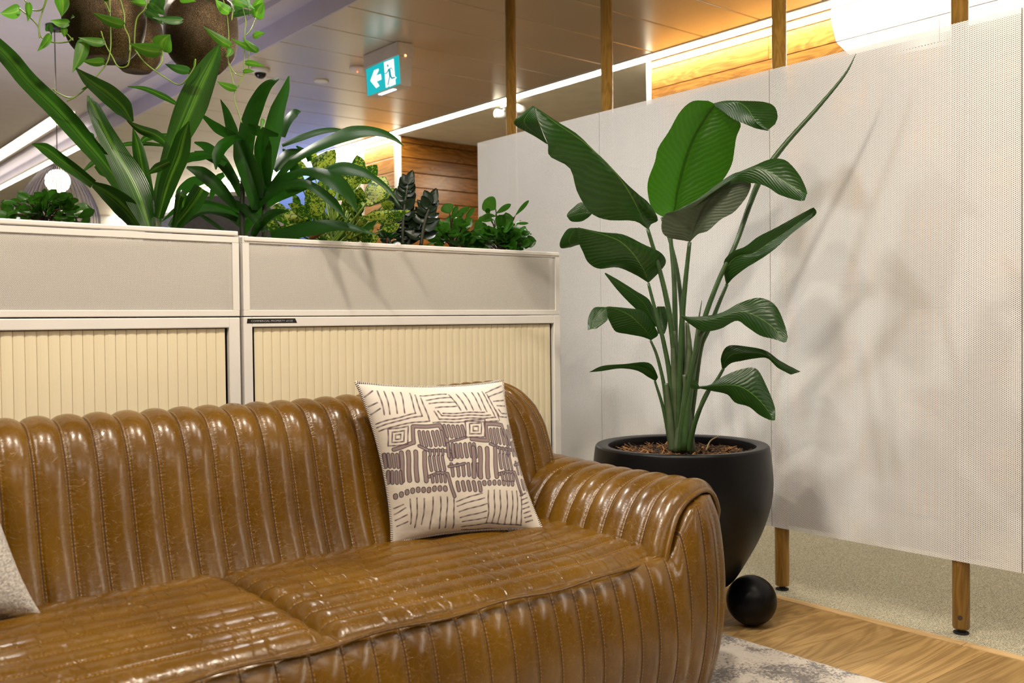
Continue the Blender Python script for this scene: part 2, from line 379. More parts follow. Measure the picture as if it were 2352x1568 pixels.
# label tape with lettering
ta = at(567, 731, 1, YC-.0008); tb = at(681, 740, 1, YC-.0008)
x0, x1, z1, z0_ = ta[0], tb[0], ta[2], tb[2]
zt, zb = ZK-.0045, ZK-.0175
MB().add([(x0, YC-.0008, zb), (x1+.002, YC-.0008, zb), (x1-.004, YC-.0008, zt), (x0+.002, YC-.0008, zt), (x0, YC+.001, zb), (x1+.002, YC+.001, zb), (x1-.004, YC+.001, zt), (x0+.002, YC+.001, zt)],
         [(0, 1, 2, 3), (0, 4, 5, 1), (1, 5, 6, 2), (2, 6, 7, 3), (3, 7, 4, 0)]).build('label_tape', simple('black_tape', (.006, .006, .007), .35), cabR, label='black adhesive label tape')
def text_mesh(body, size, mat, parent, mtx, name='lettering', ext=.0002):
    cu = bpy.data.curves.new(name, 'FONT'); cu.body = body; cu.size = size; cu.extrude = ext; cu.resolution_u = 3
    o = bpy.data.objects.new(name, cu); COL.objects.link(o); bpy.context.view_layer.update()
    me = bpy.data.meshes.new_from_object(o.evaluated_get(bpy.context.evaluated_depsgraph_get())); bpy.data.objects.remove(o)
    me.transform(mtx); me.materials.clear(); me.materials.append(mat)
    ob = bpy.data.objects.new(name, me); COL.objects.link(ob); ob.parent = parent; return ob
tx = text_mesh('COMMERCIAL PROPERTY e3125', .0072, simple('grey_print', (.45, .45, .45), .5), cabR, Matrix.Identity(4))
wdt = max(v.co.x for v in tx.data.vertices)
tx.data.transform(Matrix.Translation((x0+.012-xr0, -.0012, zb+.0038))@Matrix.Rotation(math.pi/2, 4, 'X')@Matrix.Diagonal(((x1-x0-.024)/wdt, 1, 1, 1)))

m_soil = simple('potting_soil', (.035, .022, .014), .95, vary=.4, scale=80, bumpy=.8)
def planter(x0, x1, label, z0, z1, lid, tilt=0.):
    t = empty('planter_box', (x0, YC, z0), label, 'planter')
    fx0, fx1 = x0+.0, x1-.0
    b = .019
    m = MB().box((fx0, YC, z0+.002), (fx1, YC+.015, z0+b), .0015).box((fx0, YC, z1-b*(.9)), (fx1, YC+.015, z1), .0015)
    m.box((fx0, YC, z0+b), (fx0+b, YC+.015, z1-b*.9)).box((fx1-b, YC, z0+b), (fx1, YC+.015, z1-b*.9))
    m.box((fx0, YC+.016, z0+.002), (fx0+.004, YC+DEP, z1)).box((fx1-.004, YC+.016, z0+.002), (fx1, YC+DEP, z1)).box((fx0+.004, YC+DEP-.004, z0+.002), (fx1-.004, YC+DEP, z1))
    m.build('frame', m_cab, t)
    pf = MB().box((fx0+b, YC+.004, z0+b), (fx1-b, YC+.0048, z1-b*.9)).build('perforated_front', m_perf2, t)
    MB().box((fx0+.012, YC+.045, z0+.004), (fx1-.012, YC+.05, z1-.02)).box((fx0+.012, YC+.05, z0+.004), (fx1-.012, YC+DEP-.02, z0+.01)).build('trough', simple('grey_trough', (.22, .19, .15), .7), t)
    MB().box((fx0+.013, YC+.052, z0+.011), (fx1-.013, YC+DEP-.021, z1-.055)).build('soil', m_soil, t)
    MB().box((fx0+lid[1], YC-.0035, z1+lid[0]-.0135), (fx1-.002, YC+.012, z1+lid[0]), .003).box((fx0+lid[1], YC+.03, z1+.001), (fx0+.03, YC+DEP, z1+.006)).build('top_rim', m_cab, t)
    return t
plR = planter(xr0+.001, xr1-.002, 'grey-cream perforated metal planter box on the right cabinet, variegated plants in it', ZK+.0005, ZT-.001, (.0013, .004))
plL = planter(xl0, xl1, 'grey-cream perforated metal planter box on the left cabinet, its rim sitting higher', ZK+.0005, ZT-.002, (.0155, .0))

# ---------------------------------------------------------------- leather sofa
def leather(crease):
    ml = NT('tan_channelled_leather'); u_, v_, uvv = ml.uv(); ob = ml.coord()
    fr = ml.math('ABSOLUTE', ml.math('SUBTRACT', ml.math('FRACT', u_), .5)); near = ml.math('MULTIPLY', fr, 2.)     # 0 mid channel .. 1 seam
    big = ml.noise(ob, 5, 4); med = ml.noise(ob, 26, 5, .6); vein = ml.n('TexVoronoi', {'Vector': ml.n('VectorMath', {0: ob, 1: ml.n('TexNoise', {'Vector': ob, 'Scale': 9., 'Detail': 3.}).outputs['Color']}, operation='ADD').outputs[0], 'Scale': 14.}, feature='DISTANCE_TO_EDGE').outputs['Distance']
    crack = ml.math('SUBTRACT', 1., ml.math('SMOOTH_MIN', ml.math('MULTIPLY', vein, 16.), 1., .2))
    col = ml.ramp(big, [(.25, (.068, .027, .0011)), (.5, (.112, .049, .0017)), (.75, (.165, .078, .0032))])
    col = ml.mix(ml.math('MULTIPLY', med, .18), col, (.20, .10, .007))
    col = ml.mix(ml.math('MULTIPLY', ml.math('POWER', ml.math('MAXIMUM', crack, 0.), 6.), .28), col, (.42, .23, .06))
    seam = ml.math('SMOOTHSTEP' if False else 'GREATER_THAN', near, .95)
    st = ml.math('GREATER_THAN', ml.math('FRACT', ml.math('MULTIPLY', v_, 130.)), .45)
    stitch = ml.math('MULTIPLY', ml.math('MULTIPLY', ml.math('GREATER_THAN', near, .885), ml.math('LESS_THAN', near, .92)), st)
    col = ml.mix(ml.math('MULTIPLY', seam, .75), col, (.03, .010, .002))  # groove shade painted into the seam colour
    col = ml.mix(ml.math('MULTIPLY', stitch, .5), col, (.42, .22, .06))
    ml.set('Base Color', col)
    ml.set('Roughness', ml.mix(seam, ml.ramp(med, [(.3, (.20,)*3), (.7, (.29,)*3)]), (.85, .85, .85))).set('Coat Weight', .05).set('Coat Roughness', .15).set('Specular IOR Level', .48)
    pn = ml.noise(ml.n('VectorMath', {0: uvv, 1: (1.2, 42, 1)}, operation='MULTIPLY').outputs[0], 3, 3, .6)
    puck = ml.math('MULTIPLY', ml.math('POWER', near, 3.), pn)
    h = ml.math('ADD', ml.math('MULTIPLY', puck, 1.1), ml.math('MULTIPLY', ml.noise(ob, 45, 3, .5), .20))
    h = ml.math('SUBTRACT', h, ml.math('MULTIPLY', ml.math('POWER', ml.math('MAXIMUM', crack, 0.), 8.), .09))
    if crease:
        row = ml.math('FLOOR', u_); wob = ml.math('MULTIPLY', ml.noise(ob, 30, 2), .5)
        cb = ml.n('CombineXYZ', {'X': ml.math('MULTIPLY', row, 7.3), 'Y': ml.math('ADD', ml.math('MULTIPLY', v_, 17.), wob)}).outputs[0]
        cn = ml.noise(cb, 1.0, 1, .5)
        ln = ml.math('SUBTRACT', 1., ml.math('MINIMUM', ml.math('MULTIPLY', ml.math('ABSOLUTE', ml.math('SUBTRACT', cn, .5)), 26.), 1.))
        h = ml.math('SUBTRACT', h, ml.math('MULTIPLY', ln, crease)); h = ml.math('ADD', h, ml.math('MULTIPLY', cn, crease*2.2))
    ml.bump(h, .55, .005); return ml.m

m_lea = leather(.0); m_leaseat = leather(.55)
CH = .066
sofa = empty('sofa', (.88, 1.9, 0), 'tan leather sofa with channel tufting standing on the pale rug', 'sofa')
def puff(c, p=.5):
    f = abs((c % 1.0)-.5)*2                            # 0 centre .. 1 seam
    return (max(0, 1-f**2.0))**.62
def surf(name, fn, us, vs, chan, parent=sofa, mat=m_lea, amp=.012, flip=False, vlen=1., amap=None):
    nu, nv = len(us), len(vs); P = np.array([[fn(u, v) for v in vs] for u in us], float)
    du = np.gradient(P, axis=0); dv = np.gradient(P, axis=1); N = np.cross(du, dv); L = np.linalg.norm(N, axis=2)[..., None]; N = N/np.maximum(L, 1e-12)
    if flip: N = -N
    C = np.array([[chan(u, v) for v in vs] for u in us])
    A = np.array([[puff(c)*amp*(amap(u, v) if amap else 1) for (u, v, c) in [(u, v, C[i][j]) for j, v in enumerate(vs)]] for i, u in enumerate(us)])
    P = P+N*A[..., None]
    uv = [(C[i][j], us[i]*abs(vlen) if vlen < 0 else vs[j]*vlen) for i in range(nu) for j in range(nv)]
    F = grid(P, nu, nv); F = [f[::-1] for f in F] if flip else F
    m = MB().add(P.reshape(-1, 3), F, uv); return m.build(name, mat, parent, True)
chan_v = None
X0S, X1S = -.36, 2.10
# base shell: plan path front -> rounded corner -> right side ; profile bottom -> top
def arcpath():
    pts = [(X0S-.02, 1.90), (X0S-.02, 1.68)]
    pts = [(-.38, 2.45), (-.38, 1.90)]+[(-.13-.25*math.cos(a), 1.90-.28*math.sin(a)) for a in np.linspace(.15, math.pi/2, 8)]
    pts += [(x, 1.615-.022*(1-((x-.88)/1.0)**2)) for x in np.linspace(.1, 1.72, 14)]
    pts += [(1.90+.235*math.sin(a), 1.845-.24*math.cos(a)) for a in np.linspace(.1, math.pi/2, 10)]
    pts += [(2.14, 2.0), (2.14, 2.2), (2.135, 2.46)]
    return np.array(pts)
AP0 = np.array([(1.80, .40), (1.825, .455), (1.862, .515), (1.915, .563), (1.985, .585), (2.055, .578), (2.115, .545), (2.14, .485)])
PA = spline(np.column_stack([arcpath(), np.zeros(len(arcpath()))]), 900)[:, :2]
seg = np.r_[0, np.cumsum(np.linalg.norm(np.diff(PA, axis=0), axis=1))]; LP = seg[-1]
def path(s): return np.array([np.interp(s, seg, PA[:, 0]), np.interp(s, seg, PA[:, 1])])
Tn = np.gradient(PA, axis=0); Tn /= np.linalg.norm(Tn, axis=1)[:, None]
def pnorm(s): t = np.array([np.interp(s, seg, Tn[:, 0]), np.interp(s, seg, Tn[:, 1])]); t /= np.linalg.norm(t); return np.array([t[1], -t[0]])
sFR = float(seg[np.argmin(np.hypot(PA[:, 0]-1.80, PA[:, 1]-1.6))])   # where the front meets the right arm
sFL = float(seg[np.argmin(np.hypot(PA[:, 0]+.05, PA[:, 1]-1.62))])
def sm(a, b, x): t = min(1, max(0, (x-a)/(b-a))); return t*t*(3-2*t)
def shell(s, t):
    p = path(s); n = pnorm(s)
    arm = sm(sFR-.01, sFR+.10, s)+(1-sm(sFL-.1, sFL+.01, s))
    right = s > LP*.4
    ax = p[0] if right else 2*.88-p[0]
    zt = .425+arm*(max(.425, float(np.interp(ax, AP0[:, 0], AP0[:, 1]))-.030)-.425)
    if ax > 2.12: zt = min(zt, .44)
    zz = .015+(zt-.015)*min(1, t/.82)
    tt = min(1, t/.82)
    out = (.052-.018*arm)*math.sin(math.pi*min(1, tt*.94+.05))**.7-.035*(1-tt)**4
    if t > .82:
        q = (t-.82)/.18; ang = q*math.pi/2
        out += -(.03+arm*.07)*math.sin(ang); zz = zt+(.002+.010*arm)*math.sin(ang*1.6); out -= .012*q
    return (p[0]+n[0]*out, p[1]+n[1]*out, zz)
us = np.linspace(0, LP, int(LP/CH*14)); vs = np.r_[np.linspace(0, .82, 30), np.linspace(.835, 1, 12)]
surf('base_shell', shell, us, vs, lambda u, v: (u-sFR)/CH+.0, amp=.013, flip=False, vlen=.5, amap=lambda u, v: 1-.92*sm(.70, .86, v))
# seat cushions
def seatfn(xa, xb):
    def fn(u, v):                                      # u along x 0..1 ; v back..front 0..1
        x = xa+(xb-xa)*u
        yb = 2.27; yf = 1.592+.0*x
        ex = min(u, 1-u)*(xb-xa)
        if xb > 1.5:                                   # right cushion wraps under the arm: cut its front right corner
            yf += .05*sm(1.55, 1.86, x)
        y = yb+(yf-yb)*v
        z = .434+.014*math.sin(math.pi*min(1, max(0, v)))
        d = (1-v)*(yb-yf)
        if d < .05: z -= .016*(1-d/.05)**2.0
        e = ex/.03
        if e < 1: z -= .022*(1-e)**2
        return (x, y, z)
    return fn
NR = 10
for xa, xb in ((-.30, .872), (.872, 1.92)):
    surf('seat_cushion', seatfn(xa, xb), np.linspace(0, 1, 150), np.linspace(0, 1, NR*12+1), lambda u, v: v*NR, amp=.0125, mat=m_leaseat, flip=True, vlen=-(xb-xa), amap=lambda u, v: min(1, min(u, 1-u)*30))
# welt between seat and base, following the front edge
wp = [(x, 1.592-.016+.05*sm(1.55, 1.86, x), .4265+.004*math.sin(x*21)) for x in np.linspace(-.28, 1.83, 70)]
MB().tube(wp, .0045, 8).build('seat_welt', m_lea, sofa, True)
# backrest: channels wrap over the top, end rounded
XE = 2.0
def backprof(t):
    pts = [(2.09, .34), (2.14, .43), (2.18, .53), (2.21, .64), (2.238, .73), (2.28, .79), (2.345, .806), (2.405, .78), (2.435, .73), (2.45, .60), (2.455, .40), (2.455, .1)]
    return pts
BPc = spline(np.column_stack([np.array(backprof(0)), np.zeros(12)]), 200)
def wz(z):                                             # right outline of the back against height
    zz = [0.0, .5, .62, .70, .76, .80, .825, .85, .87]; ww = [0, 0, .003, .014, .038, .07, .10, .14, .16]
    return float(np.interp(z, zz, ww))
def backfn(u, t):
    i = t*199; y, z = np.interp(i, range(200), BPc[:, 0]), np.interp(i, range(200), BPc[:, 1])
    if z > .5: z = z+(z-.5)*(.06*sm(1.1, 1.9, u))
    x = u-wz(z)*sm(1.60, XE, u)*1.0
    xl = -.34
    e = (XE-u)/.055
    if e < 1:
        k = math.sqrt(max(0, 1-(1-e)**2)); yc = 2.33; y = yc+(y-yc)*(.12+.88*k); z = z-.012*(1-k)
    return (x, y, z)
us = np.linspace(-.34, XE, 520)
surf('backrest', backfn, us, np.linspace(0, 1, 64), lambda u, v: (u-float(at(60, 965, 1, 2.28)[0]))/CH, amp=.016, flip=False, vlen=1.1, amap=lambda u, v: min(1, .25+(XE-u)/.05))
# arms: a channelled pad rolled over, running front to back
AP = np.array([(1.79, .40), (1.812, .455), (1.85, .515), (1.905, .560), (1.98, .580), (2.05, .572), (2.108, .540), (2.148, .485), (2.160, .42), (2.158, .37)])
APs = spline(np.column_stack([AP, np.zeros(len(AP))]), 120)
def armfn(side):
    def fn(u, t):                                      # u 0 front .. 1 back ; t across
        i = t*119; x, z = np.interp(i, range(120), APs[:, 0]), np.interp(i, range(120), APs[:, 1])
        yf = float(np.interp(x, (1.79, 1.87, 1.96, 2.04, 2.14, 2.17), (1.603, 1.622, 1.632, 1.652, 1.695, 1.73)))+.03*sm(.8, 1, t)
        yb = 2.40
        y = yf+(yb-yf)*u
        z += .014*sm(.35, 1, u)
        if u < .05:
            k = 1-u/.05; x += (1.98-x)*.05*k*k; z -= .014*k*k
        if side < 0: x = 2*.88-x
        return (x, y, z)
    return fn
NA = 11
for side in (1, -1):
    surf('armrest', armfn(side), np.linspace(0, 1, NA*16+1), np.linspace(0, 1, 60), lambda u, v: u*NA, amp=.015, flip=(side > 0), vlen=.7)
    f = armfn(side)
    MB().tube([np.array(f(0, t))+np.array([0, -.003, .001]) for t in np.linspace(.02, 1, 50)], .0075, 10).build('arm_welt', m_lea, sofa, True)
# plain inner filling so nothing shows through
MB().box((-.30, 1.70, .02), (2.05, 2.40, .40), .03).build('inner_frame', simple('sofa_frame', (.03, .02, .012), .9), sofa)

# ---------------------------------------------------------------- cushions
def pillow(name, C, thick, label, cat, mat, n=120, colfn=None, group=None, pinch=.10, welt=None):
    TL, TR, BR, BL = [np.array(c, float) for c in C]; cen = (TL+TR+BR+BL)/4
    t = empty(name, tuple(cen), label, cat, group)
    nrm = np.cross(TR-TL, BL-TL); nrm /= np.linalg.norm(nrm)
    if nrm@(np.array([0, 0, 1.02])-cen) < 0: nrm = -nrm
    def rim(s, tt):
        # edges bow inward between the corners
        ss = s-.5; t2 = tt-.5
        s2 = .5+ss*(1-pinch*(1-(2*t2)**2)*abs(2*ss)**3); t3 = .5+t2*(1-pinch*.8*(1-(2*ss)**2)*abs(2*t2)**3)
        ear = (abs(2*ss)*abs(2*t2))**7*.012; s2 += math.copysign(ear, ss); t3 += math.copysign(ear*.6, t2)
        return (TL*(1-s2)*(1-t3)+TR*s2*(1-t3)+BR*s2*t3+BL*(1-s2)*t3)
    for sgn, nm in ((1, 'front_face'), (-1, 'back_face')):
        V = []; uv = []; nn = n if sgn > 0 else 30
        for i in range(nn+1):
            for j in range(nn+1):
                s, q = i/nn, j/nn; e = (1-abs(2*s-1)**2.6)*(1-abs(2*q-1)**2.6)
                hh = thick*max(0, e)**.55*(1+.05*math.sin(9*s+4*q)*math.sin(7*q)+.10*math.sin(22*(s+q))*max(0, q-.72)*3*abs(2*s-1))
                V.append(rim(s, q)+sgn*nrm*hh-nrm*.0); uv.append((s, q))
        F = grid(None, nn+1, nn+1)
        if sgn < 0: F = [f[::-1] for f in F]
        m = MB().add(V, F, uv); o = m.build(nm, mat, t, True)
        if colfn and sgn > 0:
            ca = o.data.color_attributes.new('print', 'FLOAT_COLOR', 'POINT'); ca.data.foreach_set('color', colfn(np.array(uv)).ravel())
        elif colfn:
            ca = o.data.color_attributes.new('print', 'FLOAT_COLOR', 'POINT'); ca.data.foreach_set('color', np.tile([.75, .68, .58, 1.], len(uv)))
    if welt:
        e = [rim(s, 0) for s in np.linspace(0, 1, 30)]+[rim(1, s) for s in np.linspace(0, 1, 30)[1:]]+[rim(s, 1) for s in np.linspace(1, 0, 30)[1:]]+[rim(0, s) for s in np.linspace(1, 0, 30)[1:]]
        MB().tube(e, .0042, 8).build('piping', welt, t, True)
    return t
# printed pattern: strokes drawn in the cushion's own plane (zoomed tracing coordinates mapped to the square)
Q = np.array([(140, 140), (1325, 112), (1660, 1310), (430, 1450)], float)
def homog():
    A = []; S = [(0, 0), (1, 0), (1, 1), (0, 1)]
    for (s, t), (x, y) in zip(S, Q): A += [[s, t, 1, 0, 0, 0, -s*x, -t*x], [0, 0, 0, s, t, 1, -s*y, -t*y]]
    return np.append(np.linalg.solve(np.array(A), Q.ravel()), 1).reshape(3, 3)
Hm = homog()
thin = []; pill = []
def T(*p): thin.append(np.array(p, float))
def Pl(w, *p): pill.append((w, np.array(p, float)))
for a in ([(275, 200), (300, 400)], [(325, 200), (345, 395)], [(385, 200), (405, 385)], [(450, 200), (465, 385)], [(520, 210), (550, 390)], [(560, 225), (600, 410)], [(605, 250), (660, 450)],
          [(175, 250), (240, 200)], [(190, 325), (255, 300)], [(200, 390), (270, 350)], [(235, 470), (380, 430), (550, 390)], [(240, 500), (400, 450), (600, 410)], [(250, 530), (420, 480), (660, 450)],
          [(600, 230), (820, 210)], [(650, 270), (850, 240)], [(670, 300), (870, 285)], [(715, 340), (885, 322)], [(840, 215), (920, 360)], [(900, 210), (970, 360)], [(960, 200), (1025, 360)], [(1030, 200), (1090, 355)], [(1080, 200), (1140, 370)], [(1120, 190), (1215, 420)], [(1160, 220), (1260, 440)],
          [(700, 370), (740, 440), (1220, 420)], [(730, 370), (760, 410), (1170, 400)], [(770, 390), (1120, 375)], [(690, 465), (1250, 450)], [(1150, 205), (1310, 150)], [(1170, 245), (1340, 190)], [(1220, 285), (1345, 265)], [(1250, 320), (1350, 312)], [(1230, 360), (1260, 410), (1370, 405)], [(1260, 350), (1290, 380), (1370, 375)],
          [(510, 1090), (540, 1300)], [(565, 1080), (585, 1330)], [(625, 1080), (635, 1300)], [(695, 1070), (710, 1350)], [(755, 1070), (790, 1350)], [(810, 1070), (840, 1340)], [(865, 1080), (910, 1350)],
          [(890, 1105), (1100, 1030)], [(905, 1145), (1125, 1070)], [(930, 1195), (1150, 1120)], [(945, 1250), (1150, 1185)], [(970, 1290), (1160, 1245)], [(980, 1340), (1180, 1300), (1480, 1300)], [(1000, 1370), (1500, 1335)],
          [(390, 1160), (460, 1130)], [(400, 1210), (480, 1160)], [(410, 1260), (495, 1220)], [(430, 1310), (510, 1280)]): T(*a)
for i, x in enumerate((1150, 1200, 1250, 1310, 1360, 1405, 1445)): T((x, 1010), (x+30, 1300))
for i in range(7): T((1438+i*12, 1050+i*36), (1512+i*10, 1020+i*36))
for cx, cy in ((400, 578), (1030, 515)):
    for r in (22, 50, 82): T((cx-r, cy-r*.75), (cx+r, cy-r), (cx+r, cy+r*.75), (cx-r, cy+r*.9), (cx-r, cy-r*.75))
Pl(14, (365, 680), (530, 630), (520, 500), (745, 490), (790, 600), (830, 760)); Pl(14, (1000, 600), (1140, 605), (1115, 470), (1285, 480), (1330, 600), (1345, 720))
for dx, dy in ((0, 0), (588, -22)):
    for x in (575, 610, 645, 685, 720, 755): Pl(11, (x+dx, 540+dy), (x+dx+18, 650+dy))
    for x in (780, 815, 850, 885, 920): Pl(11, (x+dx, 492+dy*.5), (x+dx+18, 580+dy*.5))
    Pl(10, (570+dx, 655+dy), (650+dx, 690+dy), (860+dx, 700+dy)); Pl(8, (825+dx, 615+dy*.5), (950+dx, 585+dy*.5))
    for x in (425, 480, 540, 612): Pl(16, (x+dx, 705+dy*1.6), (x+dx+15, 935+dy*1.6))
    for x in (655, 690, 725, 760): Pl(10, (x+dx, 740+dy), (x+dx+15, 850+dy)); Pl(9, (x+dx, 685+dy), (x+dx+5, 725+dy))
    for x in (800, 840, 870, 905, 945, 985, 1020): Pl(12, (x+dx, 640+dy), (x+dx+15, 740+dy))
    Pl(12, (650+dx, 900+dy), (720+dx, 875+dy), (800+dx, 880+dy), (830+dx, 950+dy), (870+dx, 1060+dy))
    for x in (670, 705, 740, 775): Pl(10, (x+dx, 890+dy), (x+dx+12, 945+dy))
    for x in (830, 880, 925, 970, 1010, 1050): Pl(12, (x+dx, 800+dy), (x+dx+18, 890+dy))
    for x in (890, 935, 980, 1025, 1070): Pl(13, (x+dx, 945+dy), (x+dx+14, 1010+dy))
    Pl(9, (810+dx, 820+dy), (940+dx, 795+dy))
for x, y in zip(range(385, 820, 45), (1060, 1045, 1030, 1020, 1010, 1008, 1008, 1000, 1000, 1000)): Pl(16, (x, y-6), (x+3, y+8))
for x in range(1110, 1400, 42): Pl(14, (x, 940), (x+3, 955))
for x in (290, 320, 355, 390): Pl(12, (x, 720), (x+10, 820)); Pl(12, (x+30, 860), (x+40, 950))
def cushion_print(uv):
    p = np.column_stack([uv, np.ones(len(uv))])@Hm.T; X = p[:, :2]/p[:, 2:]; n = len(X)
    X = X+np.column_stack([3*np.sin(X[:, 1]/41+X[:, 0]/90), 3*np.sin(X[:, 0]/37)])
    def dist(poly):
        d = np.full(n, 1e9); lo, hi = poly.min(0)-40, poly.max(0)+40
        k = np.where((X[:, 0] > lo[0]) & (X[:, 0] < hi[0]) & (X[:, 1] > lo[1]) & (X[:, 1] < hi[1]))[0]
        Y = X[k]; dd = np.full(len(k), 1e9)
        for a, b in zip(poly[:-1], poly[1:]):
            ab = b-a; t = np.clip(((Y-a)@ab)/(ab@ab+1e-9), 0, 1); dd = np.minimum(dd, np.linalg.norm(Y-a-t[:, None]*ab, axis=1))
        d[k] = dd; return d
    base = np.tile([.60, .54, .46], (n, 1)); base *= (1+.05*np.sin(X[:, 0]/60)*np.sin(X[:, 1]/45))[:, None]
    base = base+np.clip((500-X[:, 1])/900, 0, .2)[:, None]*np.array([.25, .3, .35])  # light falling on the upper part painted in as a paler tone
    for w_, poly in pill:
        d = dist(poly); fill = np.clip((w_-d)/2, 0, 1)[:, None]; base = base*(1-fill)+fill*np.array([.27, .19, .165])
        core = np.clip((w_*.45-d)/4, 0, 1)[:, None]*.5; base = base*(1-core)+core*np.array([.15, .10, .11])
        edge = np.clip(1.7-abs(d-w_)/3.4, 0, 1)[:, None]*.95; base = base*(1-edge)+edge*np.array([.035, .022, .04])
    for poly in thin:
        d = dist(poly); k = np.clip((7.5-d)/3, 0, 1)[:, None]*(.68+.3*np.sin(X[:, 1]/31+X[:, 0]/17)[:, None]**2); base = base*(1-k)+k*np.array([.07, .035, .045])
    return np.column_stack([base, np.ones(n)])
mq = NT('printed_velvet'); at_ = mq.n('Attribute', attribute_name='print'); mq.set('Base Color', at_.outputs['Color']).set('Roughness', .75).set('Sheen Weight', .3)
mq.bump(mq.noise(mq.coord(), 30, 4), .35, .006); m_print = mq.m
mw = NT('striped_piping'); a_, b_, _ = mw.uv(); stq = mw.math('GREATER_THAN', mw.math('FRACT', mw.math('MULTIPLY', b_, 380.)), .5)
mw.set('Base Color', mw.mix(stq, (.72, .64, .54), (.04, .03, .05))).set('Roughness', .8); m_pipe = mw.m
C1 = [at(822, 880, 1, 2.20), at(1152, 876, 1, 2.165), at(1243, 1216, 2, .452), at(903, 1246, 2, .452)]
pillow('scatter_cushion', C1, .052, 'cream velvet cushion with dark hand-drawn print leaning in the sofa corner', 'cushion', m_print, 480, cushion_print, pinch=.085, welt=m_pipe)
mb_ = NT('boucle_fabric'); v = mb_.coord(); nb = mb_.noise(v, 150, 3, .7)
mb_.set('Base Color', mb_.ramp(nb, [(.35, (.34, .32, .30)), (.6, (.62, .58, .53))])).set('Roughness', .95); mb_.bump(nb, .9, .004)
C2 = [at(-330, 900, 1, 2.17), at(-75, 960, 1, 2.16), at(88, 1405, 2, .46), at(-300, 1490, 2, .46)]
pillow('scatter_cushion', C2, .05, 'grey-beige nubbly fabric cushion cut off by the left edge of the frame', 'cushion', mb_.m, 60, pinch=.1)

# ---------------------------------------------------------------- rug
mr = NT('distressed_rug'); v = mr.coord(); n1 = mr.noise(v, 5, 5, .65, .6); n2 = mr.noise(v, 130, 3, .7); s_ = mr.math('MULTIPLY_ADD', n2, .5, mr.math('MULTIPLY', n1, .75))
mr.set('Base Color', mr.ramp(s_, [(.50, (.20, .185, .175)), (.57, (.34, .31, .29)), (.61, (.66, .60, .53)), (.8, (.72, .66, .58))])).set('Roughness', .95); mr.bump(n2, .6, .004)
rug = empty('rug', (1.2, .8, 0), 'cream and grey distressed pattern rug lying under the sofa', 'rug')
nx = 130; ny = 110; V = []; 
for i in range(nx+1):
    for j in range(ny+1):
        x = -.9+3.385*i/nx; y = -.6+2.60*j/ny; e = min(i, nx-i, j, ny-j)
        V.append((x+.002*math.sin(y*60) if e == 0 else x, y, (.011 if e > 0 else .001)+.0012*math.sin(x*70)*math.sin(y*63)))
MB().add(V, grid(None, nx+1, ny+1)).build('rug_pile', mr.m, rug, True)
MB().box((-.9, -.6, .0), (2.484, 1.999, .002)).build('backing', simple('rug_backing', (.4, .36, .32), .9), rug)

# ---------------------------------------------------------------- leaf builder
m_leafs = {}
def leafmat(name, dark, light, mid, vein='side', trans=.35, rough=.32, nv=26, bs=.35, spec=.5, rib=.012, ribk=.6):
    m = NT(name); u, v, uvv = m.uv(); ob = m.coord(); x = m.math('ABSOLUTE', m.math('SUBTRACT', u, .5))
    nz = m.noise(ob, 22, 3)
    if vein == 'side':
        ph = m.math('MULTIPLY_ADD', x, -9., m.math('MULTIPLY', v, float(nv))); ph = m.math('ADD', ph, m.math('MULTIPLY', nz, 1.2))
        wv = m.math('MULTIPLY_ADD', m.math('SINE', m.math('MULTIPLY', ph, 6.283)), .5, .5)
        wv = m.math('POWER', wv, 1.5)
    else:
        wv = m.math('MULTIPLY_ADD', m.math('SINE', m.math('MULTIPLY', u, 95.)), .5, .5)
    c = m.mix(m.math('MULTIPLY_ADD', wv, .38, m.math('MULTIPLY', nz, .5)), dark, light)
    if vein == 'stripe':
        n2 = m.noise(m.n('VectorMath', {0: uvv, 1: (15, .5, 1)}, operation='MULTIPLY').outputs[0], 1.0, 2)
        band = m.math('MAXIMUM', m.math('SUBTRACT', 1., m.math('MULTIPLY', x, 4.6)), 0.)
        stf = m.math('MINIMUM', m.math('MAXIMUM', m.math('MULTIPLY', m.math('SUBTRACT', n2, .42), 5.), 0.), 1.)
        c = m.mix(m.math('MULTIPLY', m.math('MULTIPLY', stf, band), .85), c, mid)
    elif vein == 'speckle':
        nn = m.noise(ob, 120, 4, .65, .8); big = m.noise(ob, 14, 2)
        f = m.math('GREATER_THAN', m.math('ADD', nn, m.math('MULTIPLY', m.math('SUBTRACT', big, .5), .5)), .515)
        f = m.math('MULTIPLY', f, m.math('LESS_THAN', x, .455)); c = m.mix(f, c, mid)
    mr_ = m.math('LESS_THAN', x, rib)
    c = m.mix(m.math('MULTIPLY', mr_, ribk), c, mid)
    m.set('Base Color', c).set('Roughness', rough).set('Specular IOR Level', spec)
    hgt = m.math('ADD', wv, m.math('MULTIPLY', mr_, -1.5)); bm_ = m.bump(hgt, bs, .0022)
    tl = m.n('BsdfTranslucent', {'Color': m.mix(.5, c, tuple(min(1, a*1.9) for a in light)), 'Normal': bm_})
    mx = m.n('MixShader', {0: trans, 1: m.b.outputs[0], 2: tl.outputs[0]}); m.t.links.new(mx.outputs[0], m.out.inputs[0]); return m.m
L_bird = leafmat('bird_leaf', (.006, .026, .0035), (.018, .066, .007), (.11, .24, .03), nv=19, trans=.2, rough=.30, bs=.26, spec=.4)
L_birdlit = leafmat('bird_leaf_backlit', (.020, .085, .003), (.036, .145, .004), (.004, .014, .002), nv=22, trans=.55, rough=.35, bs=.22, rib=.020, ribk=.92)  # green brightened to carry the backlit glow
L_birdund = leafmat('bird_leaf_underside', (.045, .065, .035), (.075, .10, .055), (.02, .03, .012), nv=19, trans=.2, rough=.5, bs=.3, rib=.025, ribk=.8)
